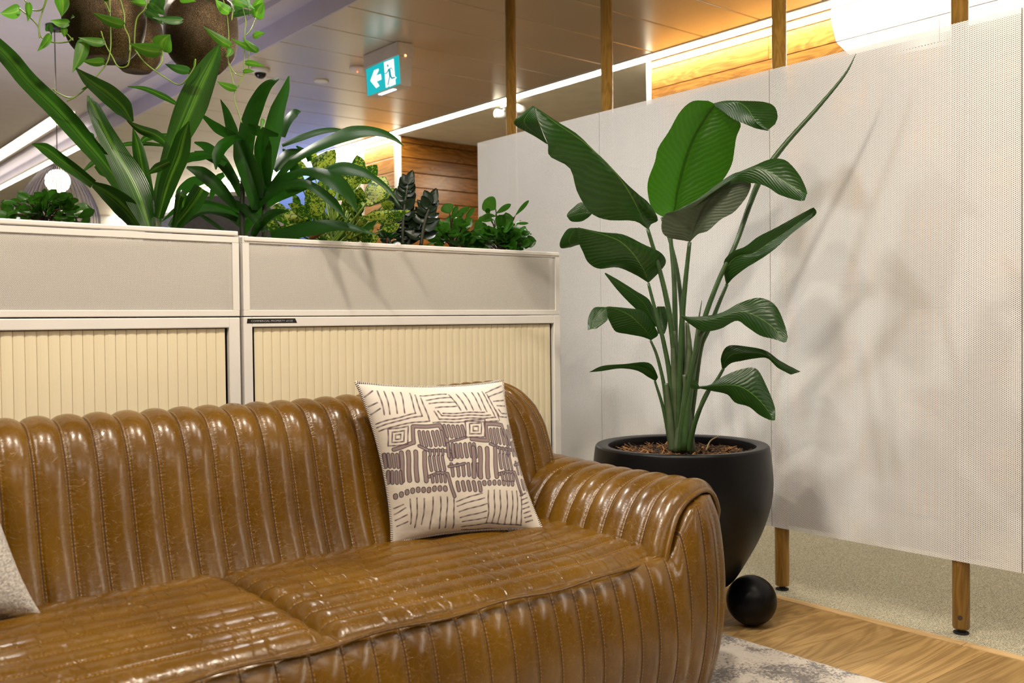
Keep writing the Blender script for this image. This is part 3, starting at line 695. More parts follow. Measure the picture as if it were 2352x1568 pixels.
L_drac = leafmat('striped_dracaena_leaf', (.007, .036, .003), (.020, .080, .005), (.15, .34, .03), 'stripe', .35, .28, bs=.15)
L_cord = leafmat('green_dracaena_leaf', (.004, .026, .002), (.014, .070, .004), (.004, .016, .002), 'long', .4, .34, bs=.12, spec=.35)
L_agla = leafmat('speckled_leaf', (.008, .040, .003), (.025, .10, .005), (.42, .50, .06), 'speckle', .35, .33, bs=.15)
L_zz = leafmat('zz_leaf', (.002, .008, .003), (.006, .020, .006), (.01, .03, .01), 'long', .1, .3, bs=.1)
L_pep = leafmat('round_leaf', (.010, .050, .004), (.034, .125, .008), (.05, .15, .01), 'long', .3, .24, nv=5, bs=.04)
L_poth = leafmat('pothos_leaf', (.035, .14, .010), (.09, .27, .015), (.28, .48, .06), 'stripe', .5, .33, bs=.08)
m_stem = simple('green_stem', (.030, .070, .018), .4, vary=.2, scale=20)
m_stemy = simple('yellow_green_stem', (.17, .28, .04), .45, vary=.15, scale=20)
m_sheath = simple('grey_green_sheath', (.070, .098, .045), .45, vary=.25, scale=14)
def leaf3(parent, St, mat, n=28, cross=9, bulge=.0, name='leaf', wave=0., label=None):
    St = np.asarray(St, float); K = len(St); L, Mm, R = [spline(St[:, i], n) for i in range(3)]
    V = []; uv = []
    for i in range(n):
        ph = random.random()*.0
        for j in range(cross):
            t = j/(cross-1)
            if t <= .5: p = L[i]+(Mm[i]-L[i])*(t*2)
            else: p = Mm[i]+(R[i]-Mm[i])*(t*2-1)
            wd = np.linalg.norm(L[i]-R[i])
            s = math.sin(math.pi*abs(2*t-1))*bulge*wd
            if wave: s += wave*abs(2*t-1)**2*math.sin(i*1.9+(3 if t > .5 else 0))
            p = p-_f*s
            V.append(p); uv.append((t, i/(n-1)))
    m = MB().add(V, grid(None, n, cross), uv); o = m.build(name, mat, parent, True)
    if label: o['label'] = label
    return o
def zt(o, s): return lambda x, y: (o[0]+x/s, o[1]+y/s)
Z1 = zt((0, 0), 2.8); Z2 = zt((560, 60), 2.9043); Z4 = zt((1150, 200), 2.61375); Z5 = zt((1300, 700), 1.96); Z7 = zt((600, 280), 5.2278); ZA = zt((860, 400), 6.1895)
def leafLMR(parent, z, rows, d0, d1, mat, tilt=0., fold=.02, n=30, bulge=.03, wave=0., name='leaf', sag=0., label=None, ext=None):
    St = []; K = len(rows)
    for i, r in enumerate(rows):
        a = i/(K-1); d = d0+(d1-d0)*a+sag*math.sin(math.pi*a); (mx, my), (lx, ly), (rx, ry) = z(*r[0:2]), z(*r[2:4]), z(*r[4:6])
        wl = min(1, math.hypot(lx-mx, ly-my)/40); wr = min(1, math.hypot(rx-mx, ry-my)/40)
        dl = (fold+tilt)*wl; dr = (fold-tilt)*wr
        if len(r) > 6: dl, dr = r[6], r[7]
        St.append((U(lx, ly, d+dl), U(mx, my, d), U(rx, ry, d+dr)))
    return leaf3(parent, St, mat, n, 11, bulge, name, wave, label)
def strap(parent, z, pts, ws, d0, d1, mat, tilt=.012, fold=.008, n=34, wave=.0, name='leaf', scale=2.8):
    P = spline(np.array([z(*p) for p in pts]), 14); W = np.interp(np.linspace(0, 1, 14), np.linspace(0, 1, len(ws)), ws)/scale
    T = np.gradient(P, axis=0); T /= np.linalg.norm(T, axis=1)[:, None]; Nn = np.column_stack([T[:, 1], -T[:, 0]]); St = []
    for i in range(14):
        a = i/13; d = d0+(d1-d0)*a; w2 = W[i]/2; k = min(1, w2/16)
        St.append((U(*(P[i]-Nn[i]*w2), d+(fold+tilt)*k), U(*P[i], d), U(*(P[i]+Nn[i]*w2), d+(fold-tilt)*k)))
    return leaf3(parent, St, mat, n, 7, .02, name, wave)

# ---------------------------------------------------------------- big potted bird-of-paradise plant
PC = U(1565, 1021, 3.24); ZR = float(PC[2]); PX, PY = float(PC[0]), float(PC[1])
m_pot = simple('matt_black_pot', (.002, .002, .0027), .38, vary=.1, Specular_IOR_Level=.22)
pot = empty('plant_pot', (PX, PY, 0), 'large matt black egg-shaped pot on ball feet behind the sofa arm', 'pot')
R0 = .288
prof = [(.0, .115), (.10, .116), (.165, .145), (.215, .22), (.262, .31), (.292, .40), (.301, .47), (.298, .535), (R0+.004, ZR-.012), (R0, ZR), (R0-.008, ZR+.0035), (R0-.036, ZR+.001), (R0-.042, ZR-.008), (R0-.045, ZR-.05), (R0-.05, ZR-.09)]
ps = spline(np.column_stack([np.array(prof), np.zeros(len(prof))]), 90)[:, :2]; ps[0, 0] = 0
MB().lathe([tuple(p) for p in ps], (PX, PY, 0), 72).build('pot_body', m_pot, pot, True)
bp = at(1726, 1378, 2, .083); ang = math.atan2(bp[1]-PY, bp[0]-PX); rb = math.hypot(bp[1]-PY, bp[0]-PX)
for k in range(3):
    a = ang+k*2*math.pi/3; c = (PX+rb*math.cos(a), PY+rb*math.sin(a), .083) if k == 0 else (PX+.17*math.cos(a), PY+.17*math.sin(a), .083)
    MB().lathe([(.083*math.sin(t), -.083*math.cos(t)) for t in np.linspace(0, math.pi, 30)], c, 48).build('ball_foot', m_pot, pot, True)
MB().lathe([(0, ZR-.035), (.12, ZR-.033), (R0-.047, ZR-.045)], (PX, PY, 0), 48).build('soil', m_soil, pot, True)
chips = MB()
for i in range(1500):
    r = (R0-.055)*math.sqrt(random.random()); a = random.random()*6.28; x, y = PX+r*math.cos(a), PY+r*math.sin(a); l = random.uniform(.004, .018); w_ = random.uniform(.0012, .004); t = random.random()*6.28; e = random.uniform(-.4, .5)
    z = ZR-.034+random.uniform(0, .008); d = np.array([math.cos(t)*math.cos(e), math.sin(t)*math.cos(e), math.sin(e)])*l; s = np.array([-math.sin(t), math.cos(t), 0])*w_; c = np.array([x, y, z+abs(d[2])])
    chips.add([c-d-s, c+d-s, c+d+s, c-d+s, c-d+[0, 0, .0015], c+d+[0, 0, .0015]], [(0, 1, 5, 4), (2, 3, 4, 5), (0, 4, 3), (1, 2, 5)])
mch = NT('bark_mulch'); g = mch.n('NewGeometry'); mch.set('Base Color', mch.ramp(g.outputs['Random Per Island'], [(.1, (.02, .009, .003)), (.6, (.09, .036, .009)), (.92, (.32, .15, .04))])).set('Roughness', .8)
chips.build('bark_mulch', mch.m, pot, kind='stuff')

bird = empty('bird_of_paradise_plant', (PX, PY, ZR-.035), 'tall broad-leaved green plant growing from the black pot in front of the divider', 'plant')
D = 3.24
def petiole(pts, r0, r1, d0, d1, mat=m_stem, name='stalk', n=30, parent=None, kink=None):
    k = len(pts); P = [U(p[0], p[1], d0+(d1-d0)*i/(k-1)) for i, p in enumerate(pts)]
    MB().tube(P, [r0+(r1-r0)*i/(k-1) for i in range(k)], 10, True, n).build(name, mat, parent or bird, True)
B = (1555, 1036)
LB = lambda rows, d0, d1, mat=L_bird, z=Z4, **kw: leafLMR(bird, z, rows, d0, d1, mat, **kw)
# A: upper left leaf
LB([(880, 850, 872, 845, 890, 848), (838, 760, 800, 803, 905, 822), (800, 680, 640, 797, 945, 792), (755, 600, 535, 750, 885, 690), (690, 510, 458, 625, 800, 632), (600, 415, 415, 487, 655, 480), (470, 305, 295, 415, 482, 300), (330, 213, 283, 342, 342, 208), (235, 140, 245, 250, 240, 140), (190, 112, 195, 125, 192, 110)], D, D-.30, tilt=-.03, fold=.03)
LB([(200, 118, 190, 112, 208, 128), (160, 165, 120, 165, 215, 170), (140, 205, 82, 205, 228, 215), (165, 245, 97, 237, 245, 255), (225, 290, 195, 290, 262, 300), (280, 341, 275, 341, 284, 343)], D-.30, D-.24, mat=L_bird, tilt=.03, fold=.0, n=20)
petiole([(1487, 524), (1510, 602), (1529, 678), (1544, 766), (1555, 900), (1558, 1036)], .006, .013, D, D, m_stem)
# B: upright backlit leaf and its folded tip
LB([(1010, 785, 985, 785, 1030, 762), (1045, 730, 915, 740, 1130, 720), (1055, 650, 885, 650, 1230, 660), (1075, 560, 885, 560, 1325, 570), (1100, 460, 925, 450, 1385, 470), (1130, 370, 945, 365, 1403, 380), (1170, 280, 1010, 265, 1415, 300), (1225, 190, 1075, 150, 1442, 225), (1268, 130, 1150, 85, 1400, 180), (1290, 105, 1245, 82, 1310, 125)], D+.08, D-.02, mat=L_birdlit, tilt=-.02, fold=-.045, label='bright backlit leaf')
LB([(1280, 103, 1278, 97, 1283, 110), (1350, 98, 1345, 82, 1340, 150), (1425, 92, 1440, 82, 1395, 190), (1480, 128, 1575, 88, 1450, 215), (1515, 185, 1642, 115, 1530, 247), (1550, 228, 1663, 175, 1580, 258), (1605, 258, 1648, 222, 1612, 263)], D-.03, D-.16, tilt=.02, fold=.015)
petiole([(1537, 500), (1540, 546), (1547, 621), (1550, 697), (1551, 850), (1552, 1036)], .006, .011, D+.07, D+.02)
petiole([(1520, 500), (1534, 536), (1555, 620), (1566, 716), (1570, 850), (1568, 1030)], .005, .010, D+.12, D+.04)
# C: grey underside and glossy tip
LB([(1135, 932, 1130, 926, 1140, 926), (1165, 850, 1000, 900, 1185, 882), (1190, 790, 965, 845, 1245, 862), (1220, 725, 985, 765, 1320, 795), (1250, 680, 1060, 742, 1400, 750), (1295, 630, 1150, 697, 1470, 668), (1350, 585, 1240, 650, 1500, 605), (1420, 545, 1330, 590, 1502, 573)], D-.06, D-.14, mat=L_birdund, tilt=.0, fold=-.03, label='grey-green underside of a leaf')
LB([(1061, 743, 1058, 740, 1063, 746), (1180, 690, 1170, 678, 1192, 702), (1310, 600, 1290, 590, 1325, 625), (1400, 540, 1385, 525, 1420, 570), (1460, 508, 1440, 505, 1480, 575), (1540, 490, 1520, 472, 1545, 580), (1615, 512, 1620, 432, 1605, 602), (1680, 552, 1712, 440, 1672, 645), (1750, 595, 1790, 522, 1752, 672), (1805, 628, 1830, 600, 1800, 683), (1837, 643, 1841, 640, 1825, 680)], D-.10, D-.30, tilt=.02, fold=.02, n=40)
petiole([(1584, 556), (1575, 640), (1567, 735), (1562, 850), (1559, 1034)], .0065, .012, D-.06, D-.02)
# D and its flap, E behind it
LB([(885, 1175, 878, 1168, 890, 1172), (865, 1110, 800, 1122, 945, 1118), (830, 1050, 700, 1082, 992, 1052), (780, 980, 590, 1090, 960, 992), (710, 920, 525, 1052, 860, 944), (620, 885, 495, 992, 735, 884), (530, 862, 472, 942, 605, 870), (460, 847, 458, 895, 466, 842)], D+.02, D-.14, tilt=-.01, fold=.03)
LB([(458, 845, 452, 844, 463, 846), (430, 875, 400, 853, 464, 872), (412, 915, 358, 922, 467, 900), (420, 945, 362, 966, 470, 925), (455, 950, 420, 962, 473, 946)], D-.15, D-.10, tilt=.02, fold=0, n=16)
petiole([(1489, 650), (1506, 716), (1525, 789), (1540, 880), (1550, 1032)], .005, .010, D+.02, D)
LB([(545, 752, 540, 745, 548, 762), (500, 755, 487, 690, 520, 787), (450, 765, 430, 728, 480, 807), (412, 775, 405, 752, 425, 806), (397, 774, 396, 770, 400, 780)], D+.12, D+.12, fold=.01, n=16)
# F: long rising leaf on the right
LB([(1356, 1185, 1353, 1182, 1360, 1186), (1352, 1120, 1337, 1095, 1400, 1142), (1378, 1050, 1347, 1032, 1470, 1087), (1435, 1012, 1400, 984, 1545, 1042), (1510, 1000, 1470, 955, 1605, 1002), (1590, 950, 1545, 898, 1665, 955), (1690, 885, 1640, 850, 1742, 884), (1790, 815, 1760, 784, 1822, 822), (1862, 762, 1850, 735, 1882, 775), (1893, 738, 1878, 722, 1896, 755)], D-.05, D-.26, tilt=.02, fold=-.015, n=38)
petiole([(1670, 652), (1651, 697), (1628, 755), (1609, 800), (1595, 900), (1577, 1030)], .0055, .011, D-.05, D-.02)
# G, G2
LB([(938, 1440, 908, 1432, 950, 1400), (900, 1372, 878, 1402, 920, 1338), (862, 1300, 830, 1350, 888, 1272), (795, 1238, 760, 1282, 810, 1222), (705, 1178, 692, 1208, 712, 1160), (626, 1116, 624, 1120, 630, 1114)], D+.1, D-.02, fold=.01, n=24)
LB([(960, 1480, 945, 1480, 985, 1480), (962, 1430, 928, 1400, 1000, 1430), (960, 1370, 925, 1350, 1000, 1370), (955, 1316, 940, 1316, 985, 1316)], D+.12, D+.14, fold=.01, n=14)
# H and flap
LB([(900, 1520, 895, 1515, 908, 1516), (872, 1462, 845, 1498, 945, 1482), (832, 1420, 760, 1482, 905, 1405), (780, 1372, 690, 1466, 850, 1342), (705, 1335, 655, 1410, 760, 1326), (625, 1320, 637, 1372, 650, 1316)], D+.02, D-.1, tilt=-.01, fold=.025)
LB([(622, 1320, 616, 1319, 632, 1322), (590, 1345, 560, 1324, 638, 1345), (565, 1385, 527, 1380, 640, 1375), (550, 1425, 522, 1440, 638, 1402), (545, 1452, 524, 1458, 575, 1450)], D-.1, D-.14, fold=.0, n=16)
petiole([(1494, 781), (1509, 817), (1524, 879), (1532, 940), (1545, 1032)], .004, .009, D+.02, D)
# I
LB([(1087, 1372, 1084, 1362, 1088, 1382), (1140, 1392, 1130, 1378, 1140, 1425), (1240, 1395, 1250, 1370, 1215, 1466), (1340, 1372, 1335, 1349, 1320, 1450), (1440, 1345, 1440, 1293, 1415, 1402), (1530, 1372, 1555, 1264, 1480, 1440), (1620, 1430, 1650, 1310, 1560, 1492), (1680, 1488, 1705, 1425, 1640, 1512), (1715, 1528, 1724, 1500, 1700, 1533)], D-.10, D-.24, tilt=.01, fold=.02, n=36)
petiole([(1626, 748), (1606, 776), (1586, 853), (1570, 955), (1562, 1036)], .0055, .011, D-.10, D-.04)
# J K L low leaves
LB([(400, 342, 397, 340, 408, 338), (385, 305, 372, 326, 412, 318), (330, 278, 320, 296, 372, 260), (250, 276, 245, 286, 262, 266), (160, 290, 160, 298, 165, 274), (106, 302, 106, 303, 107, 301)], D+.02, D-.1, z=Z5, fold=.01, tilt=.01, n=26)
petiole([(1504, 874), (1524, 940), (1541, 1030)], .004, .008, D+.02, D)
LB([(708, 287, 702, 286, 714, 287), (715, 255, 698, 235, 745, 262), (750, 222, 730, 184, 790, 252), (815, 215, 820, 188, 845, 242), (890, 222, 900, 206, 905, 240), (960, 265, 965, 252, 952, 282), (1048, 303, 1056, 300, 1012, 314)], D-.04, D-.14, z=Z5, fold=.012, n=30)
petiole([(1662, 846), (1645, 875), (1622, 905), (1600, 960), (1577, 1032)], .005, .009, D-.04, D-.02)
LB([(600, 371, 600, 366, 602, 376), (660, 366, 650, 358, 660, 388), (720, 360, 715, 318, 725, 403), (780, 366, 790, 289, 762, 440), (835, 398, 858, 288, 822, 458), (885, 445, 905, 370, 870, 495), (925, 498, 940, 460, 915, 517), (940, 519, 941, 515, 935, 520)], D-.14, D-.26, z=Z5, tilt=.0, fold=.02, n=32)
LB([(602, 370, 598, 362, 602, 378), (580, 358, 580, 338, 578, 380), (558, 350, 556, 345, 560, 372)], D-.14, D-.15, z=Z5, fold=.005, n=10)
petiole([(1632, 890), (1601, 955), (1580, 1036)], .0055, .010, D-.14, D-.06)
# M: rolled spear leaf
P = [U(1966, 124, 3.06), U(1940, 172, 3.07), U(1880, 245, 3.09), (U(1800, 335, 3.12)), U(1750, 405, 3.14), U(1722, 470, 3.16), U(1690, 560, 3.15), U(1648, 650, 3.16), U(1610, 760, 3.18), U(1585, 900, 3.18), U(1572, 1034, 3.18)]
MB().tube(P, [.0008, .004, .0065, .0085, .0105, .0088, .0078, .008, .009, .011, .013], 12, True, 60).build('spear_leaf', m_stem, bird, True)
# sheathed base stalks
for pts, r0, r1, dd in (([(1578, 740), (1583, 820), (1572, 920), (1562, 1037)], .006, .025, -.03), ([(1546, 760), (1550, 860), (1556, 960), (1556, 1037)], .009, .021, 0), ([(1600, 800), (1590, 880), (1583, 960), (1578, 1037)], .007, .019, .01), ([(1612, 690), (1601, 760), (1592, 850), (1575, 1030)], .001, .012, .03), ([(1530, 880), (1538, 950), (1546, 1034)], .006, .016, -.01), ([(1572, 860), (1580, 940), (1586, 1037)], .007, .017, -.05)):
    petiole(pts, r0, r1, D+dd, D+dd*.6, m_sheath, 'sheath')
petiole([(1622, 1034), (1632, 1012), (1652, 1001)], .003, .002, D-.08, D-.06, simple('dry_stub', (.22, .17, .08), .7), 'dry_stub', 10)

# ---------------------------------------------------------------- planter plants
def rootd(px): return float((at(px, 520, 1, 2.74)-CP)@_f)
d1_ = rootd(340)
pl = empty('striped_dracaena', tuple(U(355, 528, d1_)), 'large strap-leaved plant with pale striped leaves in the left planter', 'plant')
S = lambda pts, ws, a, b, mat=L_drac, **kw: strap(pl, Z1, pts, ws, d1_+a, d1_+b, mat, **kw)
S([(-60, 255), (60, 375), (180, 520), (330, 665), (450, 790), (560, 920), (680, 1060), (820, 1270), (930, 1440)], [90, 120, 120, 128, 135, 118, 105, 80, 60], -.35, .06, tilt=.02, wave=.001)
S([(562, 612), (600, 690), (665, 830), (750, 990), (830, 1130), (900, 1280), (960, 1460)], [8, 85, 110, 145, 180, 185, 90], -.05, -.06, tilt=-.02)
S([(488, 438), (570, 515), (690, 600), (790, 690), (850, 785)], [8, 80, 128, 125, 25], -.16, -.1, tilt=.03, fold=.02)
S([(815, 775), (900, 830), (1000, 870), (1065, 925), (1060, 1000), (1010, 1300)], [5, 55, 70, 50, 30, 30], -.1, 0, tilt=.01)
S([(855, 825), (885, 940), (915, 1090), (965, 1300), (1000, 1420)], [6, 75, 95, 75, 40], .02, .0)
S([(1412, 283), (1370, 380), (1290, 540), (1240, 660), (1180, 800), (1110, 960), (1050, 1150), (1010, 1350), (1000, 1450)], [10, 110, 185, 205, 185, 120, 90, 80, 70], -.14, 0, tilt=-.02)
S([(1215, 780), (1180, 880), (1150, 1000), (1080, 1180), (1020, 1400)], [6, 105, 135, 120, 60], -.12, -.05, tilt=.015)
S([(205, 925), (290, 955), (390, 1030), (490, 1100), (600, 1185)], [5, 75, 85, 75, 60], -.22, -.12, tilt=.02)
S([(600, 1185), (690, 1240), (800, 1330), (900, 1450)], [40, 105, 150, 110], -.12, -.03, tilt=.02)
S([(1150, 1440), (1180, 1340), (1160, 1250), (1120, 1460)], [20, 70, 60, 30], .05, .0)
S([(820, 556), (930, 570), (1050, 620), (1130, 665)], [4, 30, 42, 24], .08, .1)
S([(740, 940), (830, 925), (960, 925), (1080, 940)], [10, 30, 25, 14], .1, .1)
S([(900, 920), (960, 880), (1090, 868)], [25, 50, 20], .12, .1); S([(525, 1110), (580, 1060), (640, 1010)], [8, 30, 30], .1, .12)
S([(620, 1060), (660, 1100), (710, 1140)], [40, 60, 30], .12, .1); S([(945, 1120), (1010, 1080), (1090, 1040)], [10, 60, 50], -.1, -.12)
S([(1300, 1210), (1230, 1320), (1120, 1460)], [110, 120, 60], .02, .02); S([(560, 850), (590, 870), (600, 900)], [10, 30, 20], .1, .1)
MB().tube([U(356, 560, d1_), U(354, 520, d1_), U(350, 490, d1_)], [.022, .02, .012], 12).build('stem', m_sheath, pl, True)
d2_ = rootd(590)
pl = empty('green_dracaena', tuple(U(560, 545, d2_)), 'glossy dark green strap-leaved plant where the two planters meet', 'plant')
S = lambda pts, ws, a, b, mat=L_cord, **kw: strap(pl, Z1, pts, ws, d2_+a, d2_+b, mat, **kw)
S2 = lambda pts, ws, a, b, mat=L_cord, **kw: strap(pl, Z2, pts, ws, d2_+a, d2_+b, mat, scale=2.904, **kw)
S([(1792, 505), (1710, 560), (1640, 690), (1590, 850), (1580, 1020), (1575, 1150)], [15, 75, 110, 115, 90, 60], -.05, 0, tilt=.02)
S2([(300, 333), (275, 430), (225, 560), (195, 700), (170, 850), (150, 1060)], [8, 60, 100, 125, 110, 50], -.05, 0, tilt=-.02)
S([(1418, 640), (1455, 720), (1490, 830), (1530, 930)], [5, 45, 75, 45], .1, .05)
S([(1305, 745), (1400, 825), (1500, 885), (1545, 960)], [20, 65, 60, 30], .1, .04)
S([(1388, 1090), (1398, 1000), (1440, 930), (1530, 890), (1560, 960)], [8, 75, 80, 40, 30], -.12, -.03, tilt=.02)
S([(1200, 1075), (1300, 1115), (1400, 1200), (1480, 1290), (1540, 1360)], [15, 90, 90, 60, 40], -.1, 0, tilt=-.015)
S([(1250, 915), (1330, 945), (1420, 1030), (1500, 1150), (1550, 1260)], [10, 60, 80, 60, 40], .05, .02)
S([(1140, 1075), (1200, 1020), (1280, 1005), (1370, 1010), (1450, 1060)], [8, 60, 60, 25, 40], -.1, 0, tilt=.02)
S([(1250, 975), (1340, 1000), (1440, 1060), (1530, 1180)], [10, 60, 70, 40], .02, .03)
S([(1140, 1330), (1165, 1240), (1240, 1175), (1330, 1155), (1400, 1140)], [5, 70, 80, 40, 20], .06, .08, tilt=.02)
S([(1350, 1300), (1370, 1230), (1400, 1150), (1440, 1120)], [8, 40, 50, 30], .09, .06)
S([(1040, 1425), (1140, 1345), (1260, 1305), (1370, 1315), (1470, 1365), (1560, 1440)], [5, 40, 42, 35, 70, 60], -.05, .02, tilt=.01)
S([(1110, 1470), (1160, 1410), (1250, 1355), (1340, 1345), (1430, 1365), (1530, 1400)], [80, 100, 90, 60, 50, 60], -.1, 0, tilt=.02)
S([(1440, 1480), (1380, 1440), (1320, 1400), (1260, 1370)], [20, 30, 25, 8], .04, .06)
S([(1530, 900), (1560, 1000), (1600, 1110), (1630, 1250), (1640, 1350)], [60, 125, 130, 90, 40], -.08, -.03, tilt=-.02)
S([(1690, 850), (1690, 950), (1695, 1090), (1715, 1230)], [60, 115, 105, 60], -.05, 0)
S([(1592, 805), (1640, 835), (1700, 850), (1790, 870)], [25, 70, 60, 20], -.1, -.08, tilt=.03)
S([(1710, 1480), (1640, 1400), (1560, 1330), (1500, 1290)], [50, 60, 55, 20], -.05, .0)
S([(1560, 1500), (1640, 1380), (1740, 1290), (1880, 1230), (1990, 1200)], [50, 60, 65, 60, 20], .05, .02)
S([(1580, 1400), (1650, 1300), (1740, 1220), (1850, 1180)], [40, 60, 50, 10], .0, -.02)
S2([(1070, 803), (980, 735), (860, 703), (720, 712), (580, 765), (440, 830), (320, 910), (230, 1010), (150, 1120)], [4, 40, 62, 95, 75, 62, 50, 42, 40], -.08, .0, tilt=.015)
S2([(700, 700), (600, 692), (500, 705), (380, 745), (255, 795)], [4, 30, 42, 44, 25], .08, .06)
S2([(680, 1283), (600, 1180), (480, 1085), (380, 1045), (250, 1065), (140, 1135), (60, 1230)], [6, 62, 62, 52, 70, 80, 50], -.14, .0, tilt=.02)
S2([(758, 1250), (705, 1130), (610, 1035), (490, 982), (380, 975), (240, 1035), (110, 1150)], [5, 75, 115, 75, 45, 70, 60], -.16, .0, tilt=.025)
S2([(1040, 1192), (960, 1085), (850, 1000), (760, 965), (650, 950), (520, 985), (400, 1040)], [4, 32, 42, 75, 95, 50, 20], -.12, -.05, tilt=.015)
S2([(880, 1392), (750, 1350), (610, 1330), (470, 1345), (330, 1370), (180, 1395)], [8, 42, 70, 100, 90, 50], -.14, -.05)
S2([(430, 830), (370, 850), (290, 870), (200, 960)], [8, 70, 90, 50], .1, .05); S2([(260, 820), (300, 870), (340, 960), (330, 1030)], [10, 60, 70, 30], .1, .1)
S2([(350, 800), (420, 850), (440, 900)], [10, 50, 30], .12, .12); S2([(380, 570), (340, 580), (290, 640), (262, 740)], [6, 60, 60, 30], .08, .05)
S2([(0, 760), (30, 900), (80, 1050), (100, 1150)], [30, 110, 120, 60], -.08, -.02); S2([(60, 1400), (100, 1330), (190, 1250), (300, 1230)], [40, 60, 60, 10], -.05, -.1)
for (a, b) in (((1560, 1540), (1562, 1150)), ((1700, 1540), (1708, 1230))):
    MB().tube([U(*Z1(*a), d2_), U(*Z1((a[0]+b[0])/2-4, (a[1]+b[1])/2), d2_), U(*Z1(*b), d2_)], [.0085, .008, .0075], 10, True, 12).build('stem', simple('dark_cane', (.02, .03, .012), .5), pl, True)
# speckled plant
d3_ = rootd(760)
pl = empty('speckled_plant', tuple(U(765, 556, d3_)), 'bushy plant with yellow-green speckled oval leaves in the right planter', 'plant')
AG = [((640, 640), (885, 328), 235, .0), ((570, 590), (255, 322), 95, .05), ((720, 560), (568, 345), 115, .06), ((1180, 650), (1148, 398), 178, .04), ((1190, 740), (1388, 512), 200, .06), ((1490, 655), (1280, 1005), 270, -.08), ((1250, 980), (1600, 790), 165, -.04), ((930, 820), (1200, 620), 210, .0), ((720, 1130), (590, 850), 240, -.05), ((640, 1150), (320, 985), 150, -.02), ((600, 1210), (120, 1140), 150, .02), ((1190, 1170), (1790, 1062), 120, -.1), ((1390, 1210), (1720, 1120), 130, -.06), ((1190, 1420), (1410, 1375), 180, -.05), ((1030, 980), (960, 590), 170, .08), ((900, 660), (540, 580), 130, .09), ((1130, 1000), (1190, 780), 160, .06), ((520, 720), (380, 600), 100, .08), ((560, 1250), (250, 1300), 130, -.02), ((480, 760), (330, 810), 90, .1), ((1080, 1300), (1180, 1050), 150, .0), ((800, 1250), (640, 1050), 170, .08), ((1000, 1250), (860, 960), 180, .1), ((760, 900), (700, 700), 190, .1), ((1130, 760), (1070, 500), 130, .1), ((900, 1330), (1120, 1200), 140, .03), ((420, 1330), (180, 1290), 120, .04), ((1150, 1430), (1000, 1300), 120, -.02), ((350, 1380), (560, 1290), 120, -.05), ((840, 1420), (640, 1330), 130, -.06)]
for i in range(50):
    x, y = random.uniform(230, 1480), random.uniform(900, 1500); a = (x-860)/640
    AG.append(((x, y), (x+a*190+random.uniform(-70, 70), y-random.uniform(60, 240)*(1-abs(a)*.5)), random.uniform(90, 150), random.uniform(-.03, .14)))
for (b, t, wd, dz) in AG:
    b = np.array(b, float); t = np.array(t, float); a = t-b; L = np.linalg.norm(a); nrm = np.array([a[1], -a[0]])/L; rows = []
    for q, k in ((0, .04), (.12, .55), (.3, .95), (.5, 1), (.7, .82), (.87, .45), (1, .03)):
        c = b+a*q+nrm*8*math.sin(q*6); rows.append((*c, *(c-nrm*wd/2*k), *(c+nrm*wd/2*k)))
    leafLMR(pl, Z7, rows, d3_+dz, d3_+dz-.03, L_agla, tilt=random.uniform(-.02, .02), fold=random.uniform(.004, .018), n=22, wave=.0012)
    root = (860+random.uniform(-90, 90), 1500); P = [U(*Z7(*root), d3_), U(*Z7(*(np.array(root)*.4+b*.6+np.array([0, 30]))), d3_+dz*.6), U(*Z7(*b), d3_+dz)]
    MB().tube(P, [.004, .0032, .002], 7, True, 12).build('stalk', m_stemy, pl, True)
strap(pl, Z7, [(1230, 1310), (1300, 1250), (1400, 1170)], [60, 85, 10], d3_-.1, d3_-.1, L_cord, scale=5.2)
strap(pl, Z7, [(580, 1400), (680, 1340), (790, 1285)], [60, 80, 10], d3_-.12, d3_-.12, simple('dead_leaf', (.16, .06, .015), .8), scale=5.2)

# small leaflets made once, then copied
def unit_leaf(kind):
    V = []; uv = []; n = 10; c = 7
    for i in range(n):
        q = i/(n-1)
        wd = {'oval': math.sin(math.pi*q**.8)**.75, 'obov': math.sin(math.pi*q**1.25)**.7, 'heart': (math.sin(math.pi*min(1, q**.62))**.8), 'lance': math.sin(math.pi*q**.75)**1.1}[kind]
        for j in range(c):
            t = j/(c-1)*2-1; back = -.12*abs(t)*max(0, .25-q)*4 if kind == 'heart' else 0
            V.append((q+back, t*.5*wd*{'oval': .45, 'obov': .72, 'heart': .80, 'lance': .32}[kind], .06*t*t-.10*q*q)); uv.append(((t+1)/2, q))
    return V, grid(None, n, c), uv
def unit_mesh(kind, mat):
    V, F, uv = unit_leaf(kind); me = mesh('leaf', V, F, True, uv); me.materials.append(mat); return me
def place(me, parent, base, direction, size, roll=0., name='leaf', width=1., face=None):
    d = Vector(direction).normalized(); up = Vector((0, 0, 1) if face is None else face); s = up.cross(d)
    if s.length < 1e-3: s = Vector((1, 0, 0))
    s.normalize(); n = d.cross(s); R = Matrix((d, s, n)).transposed().to_4x4()@Matrix.Rotation(roll, 4, 'X')
    o = bpy.data.objects.new(name, me); COL.objects.link(o); o.parent = parent
    o.matrix_local = Matrix.Translation(Vector(base)-Vector(parent.location))@R@Matrix.Diagonal((size, size*width, size, 1)); return o
UE_ZZ = unit_mesh('oval', L_zz); UE_PEP = unit_mesh('obov', L_pep); UE_POT = unit_mesh('heart', L_poth); UE_L = unit_mesh('lance', L_cord)
